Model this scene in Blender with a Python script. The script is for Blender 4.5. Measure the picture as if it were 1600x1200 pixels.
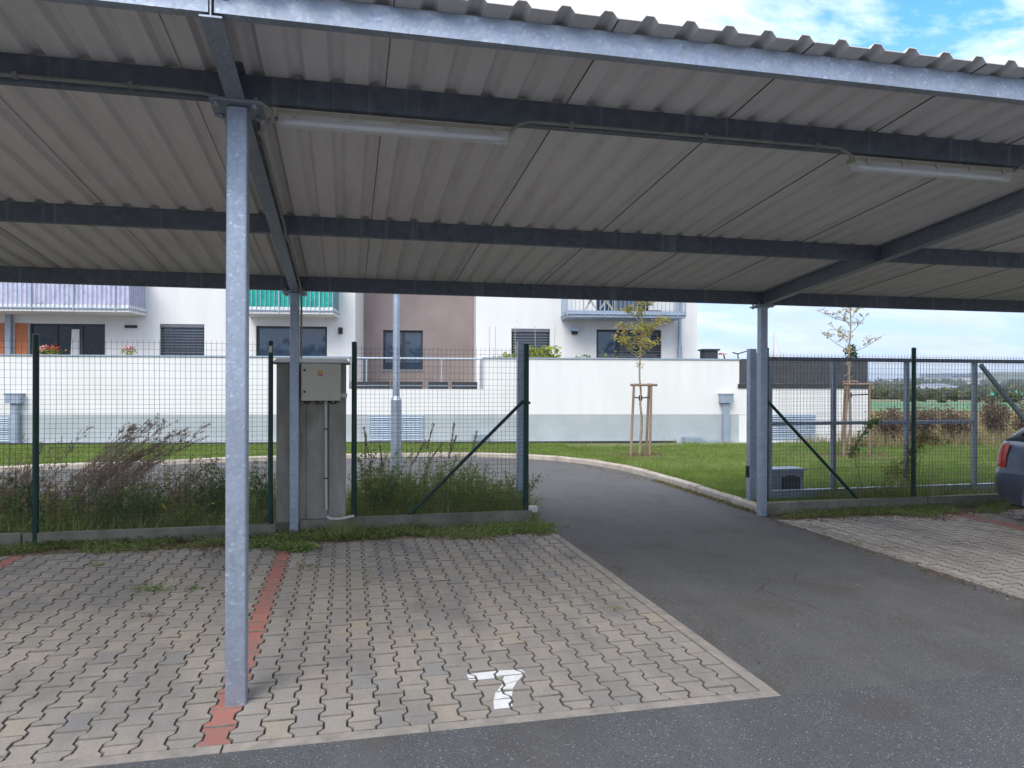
import bpy, math, random
from math import sin, cos, pi, radians
from mathutils import Vector, Matrix
import numpy as np
random.seed(7)
rng = np.random.default_rng(7)
sc = bpy.context.scene
COL = sc.collection
for o in list(bpy.data.objects): bpy.data.objects.remove(o)

# ------------------------------------------------------------------ camera
F_PX, PITCH, ROLL, YAW = 1140.0, -0.0014, 0.0032, 0.2228
CAM = np.array([0.605, -3.62, 1.695])
FW = np.array([sin(YAW)*cos(PITCH), cos(YAW)*cos(PITCH), sin(PITCH)])
RT = np.array([cos(YAW), -sin(YAW), 0.0]); UP = np.cross(RT, FW)
cs, sn = cos(ROLL), sin(ROLL)
RC = cs*RT + sn*UP; UC = -sn*RT + cs*UP
cd = bpy.data.cameras.new('camera'); cam = bpy.data.objects.new('camera', cd); COL.objects.link(cam)
cam.matrix_world = Matrix(((RC[0], UC[0], -FW[0], CAM[0]), (RC[1], UC[1], -FW[1], CAM[1]), (RC[2], UC[2], -FW[2], CAM[2]), (0, 0, 0, 1)))
cd.sensor_width = 36; cd.lens = F_PX/1600*36; cd.clip_start = 0.05; cd.clip_end = 9000
sc.camera = cam

# ------------------------------------------------------------------ sky, sun, exposure
SUN_EL, SUN_AZ = radians(44), radians(212)      # azimuth clockwise from +Y
w = bpy.data.worlds.new('World'); sc.world = w; w.use_nodes = True
nt = w.node_tree; nt.nodes.clear()
def N(nt, t, **k):
    n = nt.nodes.new(t)
    for a, b in k.items():
        if a == 'inp':
            for i, v in b.items(): n.inputs[i].default_value = v
        else: setattr(n, a, b)
    return n
L = lambda nt, a, b: nt.links.new(a, b)
def math_n(nt, op, a, b=None, c=None, clamp=False):
    n = nt.nodes.new('ShaderNodeMath'); n.operation = op; n.use_clamp = clamp
    for i, v in enumerate((a, b, c)):
        if v is None: continue
        if isinstance(v, (int, float)): n.inputs[i].default_value = v
        else: nt.links.new(v, n.inputs[i])
    return n.outputs[0]
def ramp(nt, fac, stops, interp='LINEAR'):
    n = nt.nodes.new('ShaderNodeValToRGB'); n.color_ramp.interpolation = interp
    e = n.color_ramp.elements
    while len(e) > 1: e.remove(e[-1])
    e[0].position = stops[0][0]; e[0].color = tuple(stops[0][1])+(1,) if len(stops[0][1]) == 3 else stops[0][1]
    for p, c in stops[1:]:
        x = e.new(p); x.color = tuple(c)+(1,)
    nt.links.new(fac, n.inputs[0]); return n.outputs[0]
def mixc(nt, fac, a, b, bt='MIX'):
    n = nt.nodes.new('ShaderNodeMix'); n.data_type = 'RGBA'; n.blend_type = bt
    for i, v in ((0, fac), (6, a), (7, b)):
        if isinstance(v, (int, float)): n.inputs[i].default_value = v
        elif isinstance(v, tuple): n.inputs[i].default_value = v+(1,) if len(v) == 3 else v
        else: nt.links.new(v, n.inputs[i])
    return n.outputs[2]
def noise(nt, vec, scale, detail=4, rough=.55, dist=0):
    n = N(nt, 'ShaderNodeTexNoise', inp={'Scale': scale, 'Detail': detail, 'Roughness': rough, 'Distortion': dist})
    if vec is not None: L(nt, vec, n.inputs['Vector'])
    return n.outputs['Fac']
sky = N(nt, 'ShaderNodeTexSky', sky_type='NISHITA', sun_disc=False, sun_elevation=SUN_EL, sun_rotation=SUN_AZ)
sky.air_density = 1.0; sky.dust_density = .6; sky.ozone_density = 1.5
tc = N(nt, 'ShaderNodeTexCoord'); sep = N(nt, 'ShaderNodeSeparateXYZ'); L(nt, tc.outputs['Generated'], sep.inputs[0])
zz = math_n(nt, 'ADD', math_n(nt, 'MAXIMUM', sep.outputs[2], 0.0), 0.22)
comb = N(nt, 'ShaderNodeCombineXYZ')
L(nt, math_n(nt, 'DIVIDE', sep.outputs[0], zz), comb.inputs[0]); L(nt, math_n(nt, 'DIVIDE', sep.outputs[1], zz), comb.inputs[1])
mp = N(nt, 'ShaderNodeMapping'); mp.inputs['Location'].default_value = (6.95, 4.22, 0); mp.inputs['Rotation'].default_value = (0, 0, 0.5); mp.inputs['Scale'].default_value = (1.0, 1.7, 1)
L(nt, comb.outputs[0], mp.inputs[0])
n1 = noise(nt, mp.outputs[0], 0.95, 9, .58, .4)
n2 = noise(nt, mp.outputs[0], 3.1, 8, .62, .3)
cm = math_n(nt, 'ADD', math_n(nt, 'MULTIPLY', n1, .75), math_n(nt, 'MULTIPLY', n2, .25))
el = math_n(nt, 'MAXIMUM', sep.outputs[2], 0.0)
cm = math_n(nt, 'SUBTRACT', cm, ramp(nt, el, [(0.0, (.075,)*3), (.16, (.05,)*3), (.32, (0,)*3)]))
mask = ramp(nt, cm, [(.385, (0, 0, 0)), (.455, (.7,)*3), (.545, (1,)*3)])
mask = math_n(nt, 'MULTIPLY', mask, .95)
shade = ramp(nt, noise(nt, mp.outputs[0], 1.6, 6, .55), [(.3, (4.3, 4.7, 5.4)), (.62, (6.6, 6.6, 6.6))])
hor = ramp(nt, el, [(0.0, (.58, .64, .74)), (.15, (.70, .74, .82)), (.42, (1.08, 1.06, 1.03))])
shade = mixc(nt, 1.0, shade, hor, 'MULTIPLY')
skyb = mixc(nt, 1.0, sky.outputs[0], (.55, 1.05, 1.5), 'MULTIPLY')
low = mixc(nt, ramp(nt, el, [(0, (.92,)*3), (.18, (.85,)*3), (.40, (.0,)*3)]), skyb, (2.6, 3.25, 4.75))
mx = mixc(nt, mask, low, shade)
bg = N(nt, 'ShaderNodeBackground'); bg.inputs[1].default_value = 0.1
L(nt, mx, bg.inputs[0]); out = N(nt, 'ShaderNodeOutputWorld'); L(nt, bg.outputs[0], out.inputs[0])
sd = bpy.data.lights.new('sun', 'SUN'); sd.energy = 1.05; sd.angle = radians(34); sd.color = (1, .95, .88)
so = bpy.data.objects.new('sun', sd); COL.objects.link(so)
sdir = Vector((sin(SUN_AZ)*cos(SUN_EL), cos(SUN_AZ)*cos(SUN_EL), sin(SUN_EL)))
so.rotation_euler = sdir.to_track_quat('Z', 'Y').to_euler(); so.location = (-10, -20, 25)
sc.view_settings.view_transform = 'Standard'; sc.view_settings.look = 'None'
sc.view_settings.exposure = 1.42; sc.view_settings.gamma = 1; sc.view_settings.use_curve_mapping = False
sc.render.engine = 'CYCLES'

# ------------------------------------------------------------------ measuring helpers (photo pixel -> point on a real plane)
def ray(px, py):
    a, b = px-800, py-600
    return RC*(a/F_PX) - UC*(b/F_PX) + FW
def atZ(px, py, Z=0): d = ray(px, py); return CAM+d*((Z-CAM[2])/d[2])
def atY(px, py, Y): d = ray(px, py); return CAM+d*((Y-CAM[1])/d[1])
def proj(P):
    d = np.asarray(P, float)-CAM; z = d@FW
    return 800+F_PX*(d@RC)/z, 600-F_PX*(d@UC)/z, z
TH = radians(8); BA = np.array([-5.82, 17.51, 0]); BE = np.array([cos(TH), -sin(TH), 0]); BN = np.array([sin(TH), cos(TH), 0])
def BT(u, v, z):
    p = BA+BE*u+BN*v; return (p[0], p[1], z)
IDT = lambda x, y, z: (x, y, z)

# ------------------------------------------------------------------ materials
M = {}
def mat(name, base, rough=.7, metal=0, spec=.5):
    m = bpy.data.materials.new(name); m.use_nodes = True; t = m.node_tree
    b = t.nodes['Principled BSDF']; b.inputs['Roughness'].default_value = rough; b.inputs['Metallic'].default_value = metal
    b.inputs['Specular IOR Level'].default_value = spec
    if isinstance(base, tuple): b.inputs['Base Color'].default_value = base+(1,)
    M[name] = m; return m, t, b
def geo_pos(t): return N(t, 'ShaderNodeNewGeometry').outputs['Position']
def bump(t, b, h, s=.3, d=.01):
    n = N(t, 'ShaderNodeBump', inp={'Strength': s, 'Distance': d}); L(t, h, n.inputs['Height']); L(t, n.outputs[0], b.inputs['Normal'])
def island(t):
    g = N(t, 'ShaderNodeNewGeometry'); oi = N(t, 'ShaderNodeObjectInfo')
    return math_n(t, 'FRACT', math_n(t, 'ADD', g.outputs['Random Per Island'], oi.outputs['Random']))
def noisy(name, c1, c2, scale=8, rough=.7, metal=0, bs=.15, bscale=60, spec=.4, stretch=None, bd=.004):
    m, t, b = mat(name, c1, rough, metal, spec); p = geo_pos(t)
    if stretch:
        mpn = N(t, 'ShaderNodeMapping'); mpn.inputs['Scale'].default_value = stretch; L(t, p, mpn.inputs[0]); p2 = mpn.outputs[0]
    else: p2 = p
    n = noise(t, p2, scale, 6, .62)
    L(t, ramp(t, n, [(.32, c1), (.68, c2)]), b.inputs['Base Color'])
    if bs: bump(t, b, noise(t, p, bscale, 4, .6), bs, bd)
    return m

# galvanised steel: spangle
def galv(name, k=1.0):
    m, t, b = mat(name, (.4, .4, .4), .42, .75); p = geo_pos(t)
    v = N(t, 'ShaderNodeTexVoronoi', inp={'Scale': 62.0}); L(t, p, v.inputs['Vector'])
    s = N(t, 'ShaderNodeSeparateColor'); L(t, v.outputs['Color'], s.inputs[0])
    c1 = ramp(t, s.outputs[0], [(0, (.34*k, .385*k, .47*k)), (.6, (.39*k, .44*k, .53*k)), (.95, (.42*k, .47*k, .56*k)), (1, (.55*k, .60*k, .69*k))])
    n = noise(t, p, 3.5, 5, .65); c2 = mixc(t, math_n(t, 'MULTIPLY', ramp(t, n, [(.42, (0,)*3), (.68, (1,)*3)]), .7), c1, (.30*k, .335*k, .40*k))
    fl = ramp(t, noise(t, p, 34, 3, .5), [(.66, (0,)*3), (.72, (1,)*3)])
    c3 = mixc(t, math_n(t, 'MULTIPLY', fl, .45), c2, (.82, .85, .9))
    L(t, c3, b.inputs['Base Color'])
    L(t, math_n(t, 'ADD', math_n(t, 'MULTIPLY', s.outputs[1], .12), .45), b.inputs['Roughness'])
    bump(t, b, s.outputs[0], .08, .002); return m
galv('galvanised')
galv('galvanised_dull', .82)
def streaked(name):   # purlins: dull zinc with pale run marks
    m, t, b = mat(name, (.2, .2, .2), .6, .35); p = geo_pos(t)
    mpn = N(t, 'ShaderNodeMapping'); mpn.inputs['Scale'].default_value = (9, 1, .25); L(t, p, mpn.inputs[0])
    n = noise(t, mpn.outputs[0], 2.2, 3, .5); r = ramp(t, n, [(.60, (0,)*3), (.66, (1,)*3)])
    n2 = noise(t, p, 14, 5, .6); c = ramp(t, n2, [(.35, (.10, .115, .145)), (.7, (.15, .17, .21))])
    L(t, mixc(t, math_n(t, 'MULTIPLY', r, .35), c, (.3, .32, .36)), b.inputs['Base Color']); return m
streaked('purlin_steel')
def sheet_mat():
    m, t, b = mat('roof_paint', (.4, .4, .4), .62, 0, .25); p = geo_pos(t)
    mpn = N(t, 'ShaderNodeMapping'); mpn.inputs['Scale'].default_value = (3, .4, 1); L(t, p, mpn.inputs[0])
    n = noise(t, mpn.outputs[0], 3, 5, .6); oi = N(t, 'ShaderNodeObjectInfo')
    c = ramp(t, n, [(.25, (.55, .53, .52)), (.5, (.66, .64, .63)), (.75, (.60, .57, .545))])
    v = math_n(t, 'ADD', math_n(t, 'MULTIPLY', oi.outputs['Random'], .12), .92)
    hs = N(t, 'ShaderNodeHueSaturation'); L(t, c, hs.inputs['Color']); L(t, v, hs.inputs['Value'])
    L(t, hs.outputs[0], b.inputs['Base Color']); return m
sheet_mat()
def paver_mat(name, tones, red=False):
    m, t, b = mat(name, (.3, .3, .3), .88, 0, .3); p = geo_pos(t); isl = island(t)
    c = ramp(t, isl, tones, 'LINEAR')
    # worn dirt with its own shape: tyre bands and blotches
    mpn = N(t, 'ShaderNodeMapping'); mpn.inputs['Scale'].default_value = (1.0, .42, 1); mpn.inputs['Rotation'].default_value = (0, 0, .12); L(t, p, mpn.inputs[0])
    n = noise(t, mpn.outputs[0], 1.7, 5, .6); d = ramp(t, n, [(.48, (0,)*3), (.62, (1,)*3)])
    c = mixc(t, math_n(t, 'MULTIPLY', d, .62), c, (.15, .142, .145))
    ng = noise(t, p, 48, 5, .7); c = mixc(t, math_n(t, 'MULTIPLY', ramp(t, ng, [(.50, (0,)*3), (.66, (1,)*3)]), .42), c, (.17, .155, .135))
    n3 = noise(t, p, 7, 6, .65); c = mixc(t, math_n(t, 'MULTIPLY', ramp(t, n3, [(.45, (0,)*3), (.7, (1,)*3)]), .3), c, (.20, .18, .155))
    n4 = noise(t, p, 210, 3, .6); c = mixc(t, .22, c, ramp(t, n4, [(.35, (.10, .10, .095)), (.65, (.46, .44, .41))]), 'MIX')
    L(t, c, b.inputs['Base Color']); bump(t, b, n4, .35, .0025); return m
paver_mat('paver_grey', [(0, (.27, .235, .20)), (.2, (.36, .31, .26)), (.4, (.30, .27, .24)), (.6, (.38, .325, .27)), (.78, (.28, .26, .24)), (.88, (.35, .31, .255)), (.94, (.385, .325, .245)), (.96, (.345, .285, .235)), (.975, (.25, .245, .25)), (1, (.28, .26, .24))])
paver_mat('paver_light', [(0, (.42, .37, .32)), (.5, (.47, .42, .37)), (1, (.38, .34, .30))])
paver_mat('paver_red', [(0, (.40, .11, .075)), (.5, (.46, .13, .09)), (1, (.36, .11, .08))])
noisy('lap_shade_dirt', (.05, .048, .046), (.09, .085, .08), 6, .9, bs=0)  # dark roof seams: lap shadow put into the colour, along with lap-edge grime
noisy('joint_grime', (.10, .09, .075), (.21, .19, .16), 9, .95, bs=.2, bscale=120)
noisy('kerb_concrete', (.22, .20, .175), (.36, .32, .28), 9, .9, bs=.3, bscale=90)
noisy('board_concrete', (.15, .14, .11), (.26, .24, .20), 5, .92, bs=.3, bscale=60)
noisy('kerb_pale', (.36, .30, .245), (.52, .46, .39), 5, .9, bs=.3, bscale=60)
noisy('pillar_concrete', (.25, .235, .20), (.40, .375, .33), 2.6, .92, bs=.35, bscale=45, stretch=(2.2, 2.2, .8))
noisy('joint_soil', (.022, .02, .014), (.05, .045, .03), 20, .98, bs=.4, bscale=200)
def asphalt(name, c1, c2, stone, sc_=150):
    m, t, b = mat(name, c1, .86, 0, .35); p = geo_pos(t)
    v = N(t, 'ShaderNodeTexVoronoi', inp={'Scale': float(sc_)}); L(t, p, v.inputs['Vector'])
    s = N(t, 'ShaderNodeSeparateColor'); L(t, v.outputs['Color'], s.inputs[0])
    big = noise(t, p, .7, 6, .6); c = ramp(t, big, [(.3, c1), (.7, c2)])
    c = mixc(t, math_n(t, 'MULTIPLY', ramp(t, s.outputs[0], [(.5, (0,)*3), (1, (1,)*3)]), .45), c, stone)
    c = mixc(t, math_n(t, 'MULTIPLY', ramp(t, s.outputs[1], [(.0, (1,)*3), (.35, (0,)*3)]), .7), c, (c1[0]*.35, c1[1]*.35, c1[2]*.35))
    sp = ramp(t, s.outputs[2], [(.985, (0,)*3), (.995, (1,)*3)]); c = mixc(t, math_n(t, 'MULTIPLY', sp, .8), c, (.5, .5, .5))
    st = ramp(t, noise(t, p, 1.9, 5, .6, .6), [(.52, (0,)*3), (.70, (1,)*3)]); c = mixc(t, math_n(t, 'MULTIPLY', st, .5), c, (.085, .074, .058))
    mw = N(t, 'ShaderNodeMapping'); mw.inputs['Scale'].default_value = (1.6, .16, 1); L(t, p, mw.inputs[0]); tw_ = ramp(t, noise(t, mw.outputs[0], 1.5, 4, .55), [(.5, (0,)*3), (.68, (1,)*3)]); c = mixc(t, math_n(t, 'MULTIPLY', tw_, .3), c, (.16, .155, .148))
    L(t, c, b.inputs['Base Color'])
    bump(t, b, math_n(t, 'SUBTRACT', 1.0, v.outputs['Distance']), .6, .006); return m
asphalt('asphalt_drive', (.095, .094, .095), (.132, .128, .124), (.20, .195, .19), 240)
asphalt('asphalt_road', (.082, .083, .090), (.104, .105, .112), (.21, .213, .22), 200)
noisy('soil', (.10, .085, .05), (.20, .165, .10), 6, .98, bs=.6, bscale=25, bd=.02)
noisy('lawn_earth', (.09, .13, .03), (.20, .20, .07), 2.5, .95, bs=.6, bscale=30, bd=.02)
noisy('plain_earth', (.24, .20, .11), (.14, .16, .06), .12, .95, bs=0)
noisy('stubble', (.36, .29, .17), (.26, .25, .11), .25, .95, bs=0)
noisy('crop_green', (.09, .19, .09), (.12, .23, .12), .05, .95, bs=0)
noisy('crop_brown', (.20, .15, .10), (.25, .19, .13), .05, .95, bs=0)
noisy('gravel', (.36, .36, .35), (.52, .52, .5), 30, .95, bs=.6, bscale=90, bd=.01)
def wall_mat():        # white render with faint run marks and patches of its own
    m, t, b = mat('render_white', (.7, .7, .68), .9, 0, .3); p = geo_pos(t)
    mpn = N(t, 'ShaderNodeMapping'); mpn.inputs['Scale'].default_value = (2.6, 2.6, .22); L(t, p, mpn.inputs[0])
    a = ramp(t, noise(t, mpn.outputs[0], 1.6, 6, .65), [(.35, (.71, .705, .695)), (.62, (.75, .745, .735))])
    c = mixc(t, math_n(t, 'MULTIPLY', ramp(t, noise(t, p, .55, 5, .6), [(.5, (0,)*3), (.7, (1,)*3)]), .25), a, (.62, .615, .60))
    sp = N(t, 'ShaderNodeSeparateXYZ'); L(t, p, sp.inputs[0])
    low = ramp(t, math_n(t, 'ADD', math_n(t, 'MULTIPLY', sp.outputs[2], 2.2), math_n(t, 'MULTIPLY', noise(t, p, 5, 5, .7), .9)), [(.35, (1,)*3), (.85, (0,)*3)])
    c = mixc(t, math_n(t, 'MULTIPLY', low, .35), c, (.42, .40, .34))
    L(t, c, b.inputs['Base Color']); bump(t, b, noise(t, p, 130, 4, .6), .12, .004)
wall_mat()
noisy('render_plinth', (.36, .395, .41), (.43, .465, .48), 1.8, .9, bs=.15, bscale=130)
noisy('render_brown', (.235, .19, .18), (.30, .25, .24), .9, .9, bs=.2, bscale=100)
noisy('wood_cladding', (.42, .13, .05), (.52, .19, .08), 3, .6, bs=.1, bscale=40, stretch=(1, 1, 12))
noisy('anthracite', (.032, .034, .04), (.042, .044, .05), 3, .5, bs=0)
noisy('dark_fabric', (.05, .052, .06), (.068, .07, .08), 5, .8, bs=.1, bscale=60)
noisy('blind_slats', (.12, .13, .15), (.16, .17, .195), 3, .3, bs=0)
noisy('zinc_sheet', (.30, .36, .44), (.38, .44, .53), 2, .5, .4, bs=0)
noisy('louvre_metal', (.42, .50, .60), (.50, .58, .68), 4, .45, .35, bs=0)
noisy('fence_green', (.006, .035, .028), (.010, .048, .040), 10, .42, bs=0)
noisy('wire_green', (.018, .045, .040), (.03, .06, .052), 10, .5, bs=0)
noisy('wire_zinc', (.22, .24, .26), (.3, .32, .34), 10, .5, .3, bs=0)
noisy('box_paint', (.52, .49, .42), (.56, .53, .46), 3, .5, bs=0)
noisy('plastic_beige', (.38, .34, .26), (.46, .42, .33), 4, .5, bs=0)
noisy('pvc_pipe', (.55, .54, .50), (.66, .65, .61), 5, .5, bs=0)
noisy('cable_grey', (.20, .19, .175), (.27, .26, .24), 8, .6, bs=0)
noisy('black_plastic', (.012, .012, .013), (.02, .02, .021), 8, .5, bs=0)
noisy('stake_wood', (.20, .135, .10), (.31, .22, .165), 4, .85, bs=.3, bscale=60, stretch=(1, 1, .2))
noisy('bark', (.20, .15, .10), (.36, .29, .22), 12, .9, bs=.5, bscale=50)
noisy('mulch', (.16, .10, .065), (.34, .24, .16), 25, .95, bs=.8, bscale=40, bd=.02)
noisy('white_paint', (.70, .70, .69), (.82, .82, .81), 25, .7, bs=.1, bscale=150)
noisy('sticker_yellow', (.75, .52, .03), (.8, .56, .05), 4, .4, bs=0)
noisy('sticker_red', (.55, .03, .03), (.6, .04, .04), 4, .4, bs=0)
noisy('tyre_rubber', (.015, .015, .016), (.025, .025, .026), 9, .85, bs=0)
noisy('curtain', (.62, .62, .62), (.75, .75, .74), 3, .9, bs=0)
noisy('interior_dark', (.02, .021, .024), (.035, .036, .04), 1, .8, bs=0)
noisy('turquoise_net', (.02, .42, .36), (.05, .55, .48), .3, .7, bs=0)
noisy('hall_grey', (.20, .23, .28), (.27, .30, .35), .05, .6, bs=0)
noisy('town_white', (.5, .5, .5), (.62, .6, .58), .01, .8, bs=0)
noisy('terracotta', (.5, .2, .12), (.55, .24, .15), 6, .8, bs=0)
noisy('flower_red', (.6, .02, .02), (.7, .05, .04), 6, .7, bs=0)
noisy('flower_pink', (.7, .3, .3), (.75, .4, .38), 6, .7, bs=0)
noisy('flower_yellow', (.75, .48, .02), (.8, .55, .04), 6, .7, bs=0)
noisy('white_plastic', (.62, .62, .6), (.7, .7, .68), 4, .5, bs=0)
mat('car_paint', (.13, .165, .235), .32, .55)[2].inputs['Coat Weight'].default_value = .6
mat('car_trim', (.02, .02, .022), .5)
mat('car_glass', (.02, .025, .03), .06, 0, .6)
mat('tail_red', (.55, .01, .01), .15, 0, .6)[2].inputs['Coat Weight'].default_value = .6
mat('alloy', (.5, .51, .53), .35, .9)
def glass(name, base=(.05, .07, .10)):
    m, t, b = mat(name, base, .03, 0, .5); b.inputs['IOR'].default_value = 1.75; return m
glass('window_glass', (.03, .055, .10))
mat('window_glass_dark', (.012, .014, .018), .08, 0, .35)
def diffuser():
    m, t, b = mat('diffuser', (.78, .80, .82), .18, 0, .5); b.inputs['Alpha'].default_value = .42; b.inputs['Coat Weight'].default_value = .5
diffuser()
mat('tube_white', (.85, .86, .88), .4)
def fabric(name, c1, c2):
    m, t, b = mat(name, c1, .75, 0, .3); p = geo_pos(t)
    n = noise(t, p, 3.5, 5, .6, 1.2); L(t, ramp(t, n, [(.35, c1), (.65, c2)]), b.inputs['Base Color']); bump(t, b, n, .6, .05)
fabric('screen_lilac', (.46, .45, .60), (.60, .59, .73))
fabric('screen_green', (.01, .28, .23), (.03, .40, .33))
def leafy(name, stops, rough=.6, trans=.4):
    m, t, b = mat(name, stops[0][1], rough, 0, .3)
    g = N(t, 'ShaderNodeNewGeometry'); c = ramp(t, g.outputs['Random Per Island'], stops)
    n = noise(t, g.outputs['Position'], 1.7, 3, .5); hs = N(t, 'ShaderNodeHueSaturation'); L(t, c, hs.inputs['Color'])
    L(t, math_n(t, 'ADD', math_n(t, 'MULTIPLY', n, .9), .55), hs.inputs['Value'])
    L(t, hs.outputs[0], b.inputs['Base Color'])
    tr = N(t, 'ShaderNodeBsdfTranslucent'); L(t, hs.outputs[0], tr.inputs[0]); ms = N(t, 'ShaderNodeMixShader', inp={0: trans})
    L(t, b.outputs[0], ms.inputs[1]); L(t, tr.outputs[0], ms.inputs[2]); L(t, ms.outputs[0], t.nodes['Material Output'].inputs[0])
leafy('lawn_grass', [(0, (.11, .20, .03)), (.45, (.17, .27, .05)), (.8, (.22, .30, .07)), (1, (.38, .33, .15))], trans=.45)
leafy('weed_green', [(0, (.11, .18, .04)), (.5, (.18, .27, .07)), (.85, (.25, .31, .10)), (1, (.38, .30, .14))])
leafy('grass_long', [(0, (.14, .21, .05)), (.4, (.21, .27, .08)), (.75, (.33, .32, .13)), (1, (.52, .42, .25))])
leafy('weed_brown', [(0, (.26, .165, .13)), (.5, (.33, .23, .18)), (.8, (.40, .30, .22)), (1, (.22, .24, .10))])
leafy('plume_tan', [(0, (.20, .155, .125)), (.6, (.28, .225, .18)), (1, (.36, .30, .23))])
leafy('weed_dark', [(0, (.05, .10, .03)), (.5, (.09, .16, .05)), (.9, (.14, .20, .07)), (1, (.26, .18, .08))])
leafy('straw', [(0, (.34, .27, .15)), (.5, (.42, .34, .19)), (1, (.25, .26, .10))])
leafy('weed_olive', [(0, (.11, .13, .03)), (.6, (.18, .17, .05)), (1, (.34, .22, .06))])
leafy('tree_yellow', [(0, (.20, .25, .05)), (.4, (.34, .34, .08)), (.75, (.50, .42, .11)), (1, (.54, .32, .14))], trans=.45)
leafy('tree_tan', [(0, (.42, .34, .20)), (.6, (.58, .49, .32)), (1, (.38, .40, .18))], trans=.4)
leafy('planter_leaf', [(0, (.12, .22, .03)), (.5, (.28, .34, .05)), (1, (.50, .46, .08))], trans=.35)
leafy('far_trees', [(0, (.06, .085, .03)), (.6, (.11, .135, .045)), (1, (.20, .18, .06))])
leafy('hedge_purple', [(0, (.13, .075, .06)), (.45, (.20, .12, .09)), (.75, (.27, .19, .12)), (1, (.16, .19, .06))])
leafy('conifer', [(0, (.02, .06, .02)), (1, (.04, .10, .03))])
leafy('litter', [(0, (.13, .09, .055)), (.6, (.22, .145, .09)), (1, (.36, .27, .17))])

# ------------------------------------------------------------------ mesh helpers
class MB:
    def __init__(s, T=IDT): s.v = []; s.f = []; s.T = T; s.mi = []
    def add(s, vs, fs, mi=0):
        b = len(s.v); s.v += [s.T(*p) for p in vs]; s.f += [tuple(b+i for i in f) for f in fs]; s.mi += [mi]*len(fs); return s
    def box(s, x0, x1, y0, y1, z0, z1, mi=0):
        return s.add([(x0,y0,z0),(x1,y0,z0),(x1,y1,z0),(x0,y1,z0),(x0,y0,z1),(x1,y0,z1),(x1,y1,z1),(x0,y1,z1)],
                     [(0,3,2,1),(4,5,6,7),(0,1,5,4),(1,2,6,5),(2,3,7,6),(3,0,4,7)], mi)
    def rbox(s, x0, x1, y0, y1, z0, z1, r=.01, mi=0):      # vertical box with chamfered vertical edges
        P = [(x0+r,y0),(x1-r,y0),(x1,y0+r),(x1,y1-r),(x1-r,y1),(x0+r,y1),(x0,y1-r),(x0,y0+r)]
        return s.prism(P, z0, z1, mi)
    def prism(s, P, z0, z1, mi=0):
        n = len(P); vs = [(x,y,z0) for x,y in P]+[(x,y,z1) for x,y in P]
        return s.add(vs, [tuple(range(n))[::-1], tuple(range(n,2*n))]+[(i,(i+1)%n,n+(i+1)%n,n+i) for i in range(n)], mi)
    def cyl(s, a, b, r0, r1=None, n=8, caps=True, mi=0):
        r1 = r0 if r1 is None else r1; a = Vector(a); b = Vector(b); d = (b-a)
        if d.length < 1e-7: return s
        d.normalize(); u = d.orthogonal().normalized(); w_ = d.cross(u); vs = []
        for c, r in ((a, r0), (b, r1)):
            for i in range(n):
                t = 2*pi*i/n; vs.append(tuple(c+u*(r*cos(t))+w_*(r*sin(t))))
        fs = [(i,(i+1)%n,n+(i+1)%n,n+i) for i in range(n)]
        s.add(vs, fs, mi)
        if caps: s.add(vs[:n], [tuple(range(n))[::-1]], mi); s.add(vs[n:], [tuple(range(n))], mi)
        return s
    def tube(s, P, r, n=8, mi=0):
        P = [Vector(p) for p in P]; R = r if isinstance(r, (list, tuple)) else [r]*len(P)
        d0 = (P[1]-P[0]).normalized(); u = d0.orthogonal().normalized(); vs = []
        for k, p in enumerate(P):
            d = (P[min(k+1,len(P)-1)]-P[max(k-1,0)]).normalized(); u = (u-d*u.dot(d)).normalized(); w_ = d.cross(u)
            for i in range(n):
                t = 2*pi*i/n; vs.append(tuple(p+u*(R[k]*cos(t))+w_*(R[k]*sin(t))))
        fs = [(k*n+i, k*n+(i+1)%n, (k+1)*n+(i+1)%n, (k+1)*n+i) for k in range(len(P)-1) for i in range(n)]
        s.add(vs, fs, mi)
        if n > 4: s.add(vs[:n], [tuple(range(n))[::-1]], mi); s.add(vs[-n:], [tuple(range(n))], mi)
        return s
    def bar(s, a, b, wx, wy, up=(0,0,1), mi=0):          # rectangular bar a->b
        a = Vector(a); b = Vector(b); d = (b-a).normalized(); u = d.cross(Vector(up))
        if u.length < 1e-4: u = d.cross(Vector((0,1,0)))
        u.normalize(); w_ = u.cross(d); vs = []
        for c in (a, b):
            for i, j in ((-1,-1),(1,-1),(1,1),(-1,1)): vs.append(tuple(c+u*(i*wx/2)+w_*(j*wy/2)))
        return s.add(vs, [(0,1,2,3),(7,6,5,4),(0,4,5,1),(1,5,6,2),(2,6,7,3),(3,7,4,0)], mi)
    def build(s, name, mats, parent=None, smooth=False, org=None, bevel=0):
        me = bpy.data.meshes.new(name)
        o_ = np.array(org if org is not None else (root_of(parent).location if parent else (0,0,0)))
        if s.v: V = (np.array(s.v, float)-o_).tolist()
        else: V = []
        me.from_pydata(V, [], s.f); mats = mats if isinstance(mats, (list, tuple)) else [mats]
        for m_ in mats: me.materials.append(M[m_])
        if len(mats) > 1: me.polygons.foreach_set('material_index', s.mi)
        if smooth: me.polygons.foreach_set('use_smooth', [True]*len(me.polygons))
        me.update(); ob = bpy.data.objects.new(name, me); COL.objects.link(ob)
        if parent: ob.parent = parent
        elif org is not None: ob.location = org
        if bevel:
            bm_ = ob.modifiers.new('bevel', 'BEVEL'); bm_.width = bevel; bm_.segments = 2; bm_.limit_method = 'ANGLE'
        return ob
def root_of(o):
    while o.parent: o = o.parent
    return o
def tag(o, label=None, cat=None, group=None, kind=None):
    if label: o['label'] = label
    if cat: o['category'] = cat
    if group: o['group'] = group
    if kind: o['kind'] = kind
    return o
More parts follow.
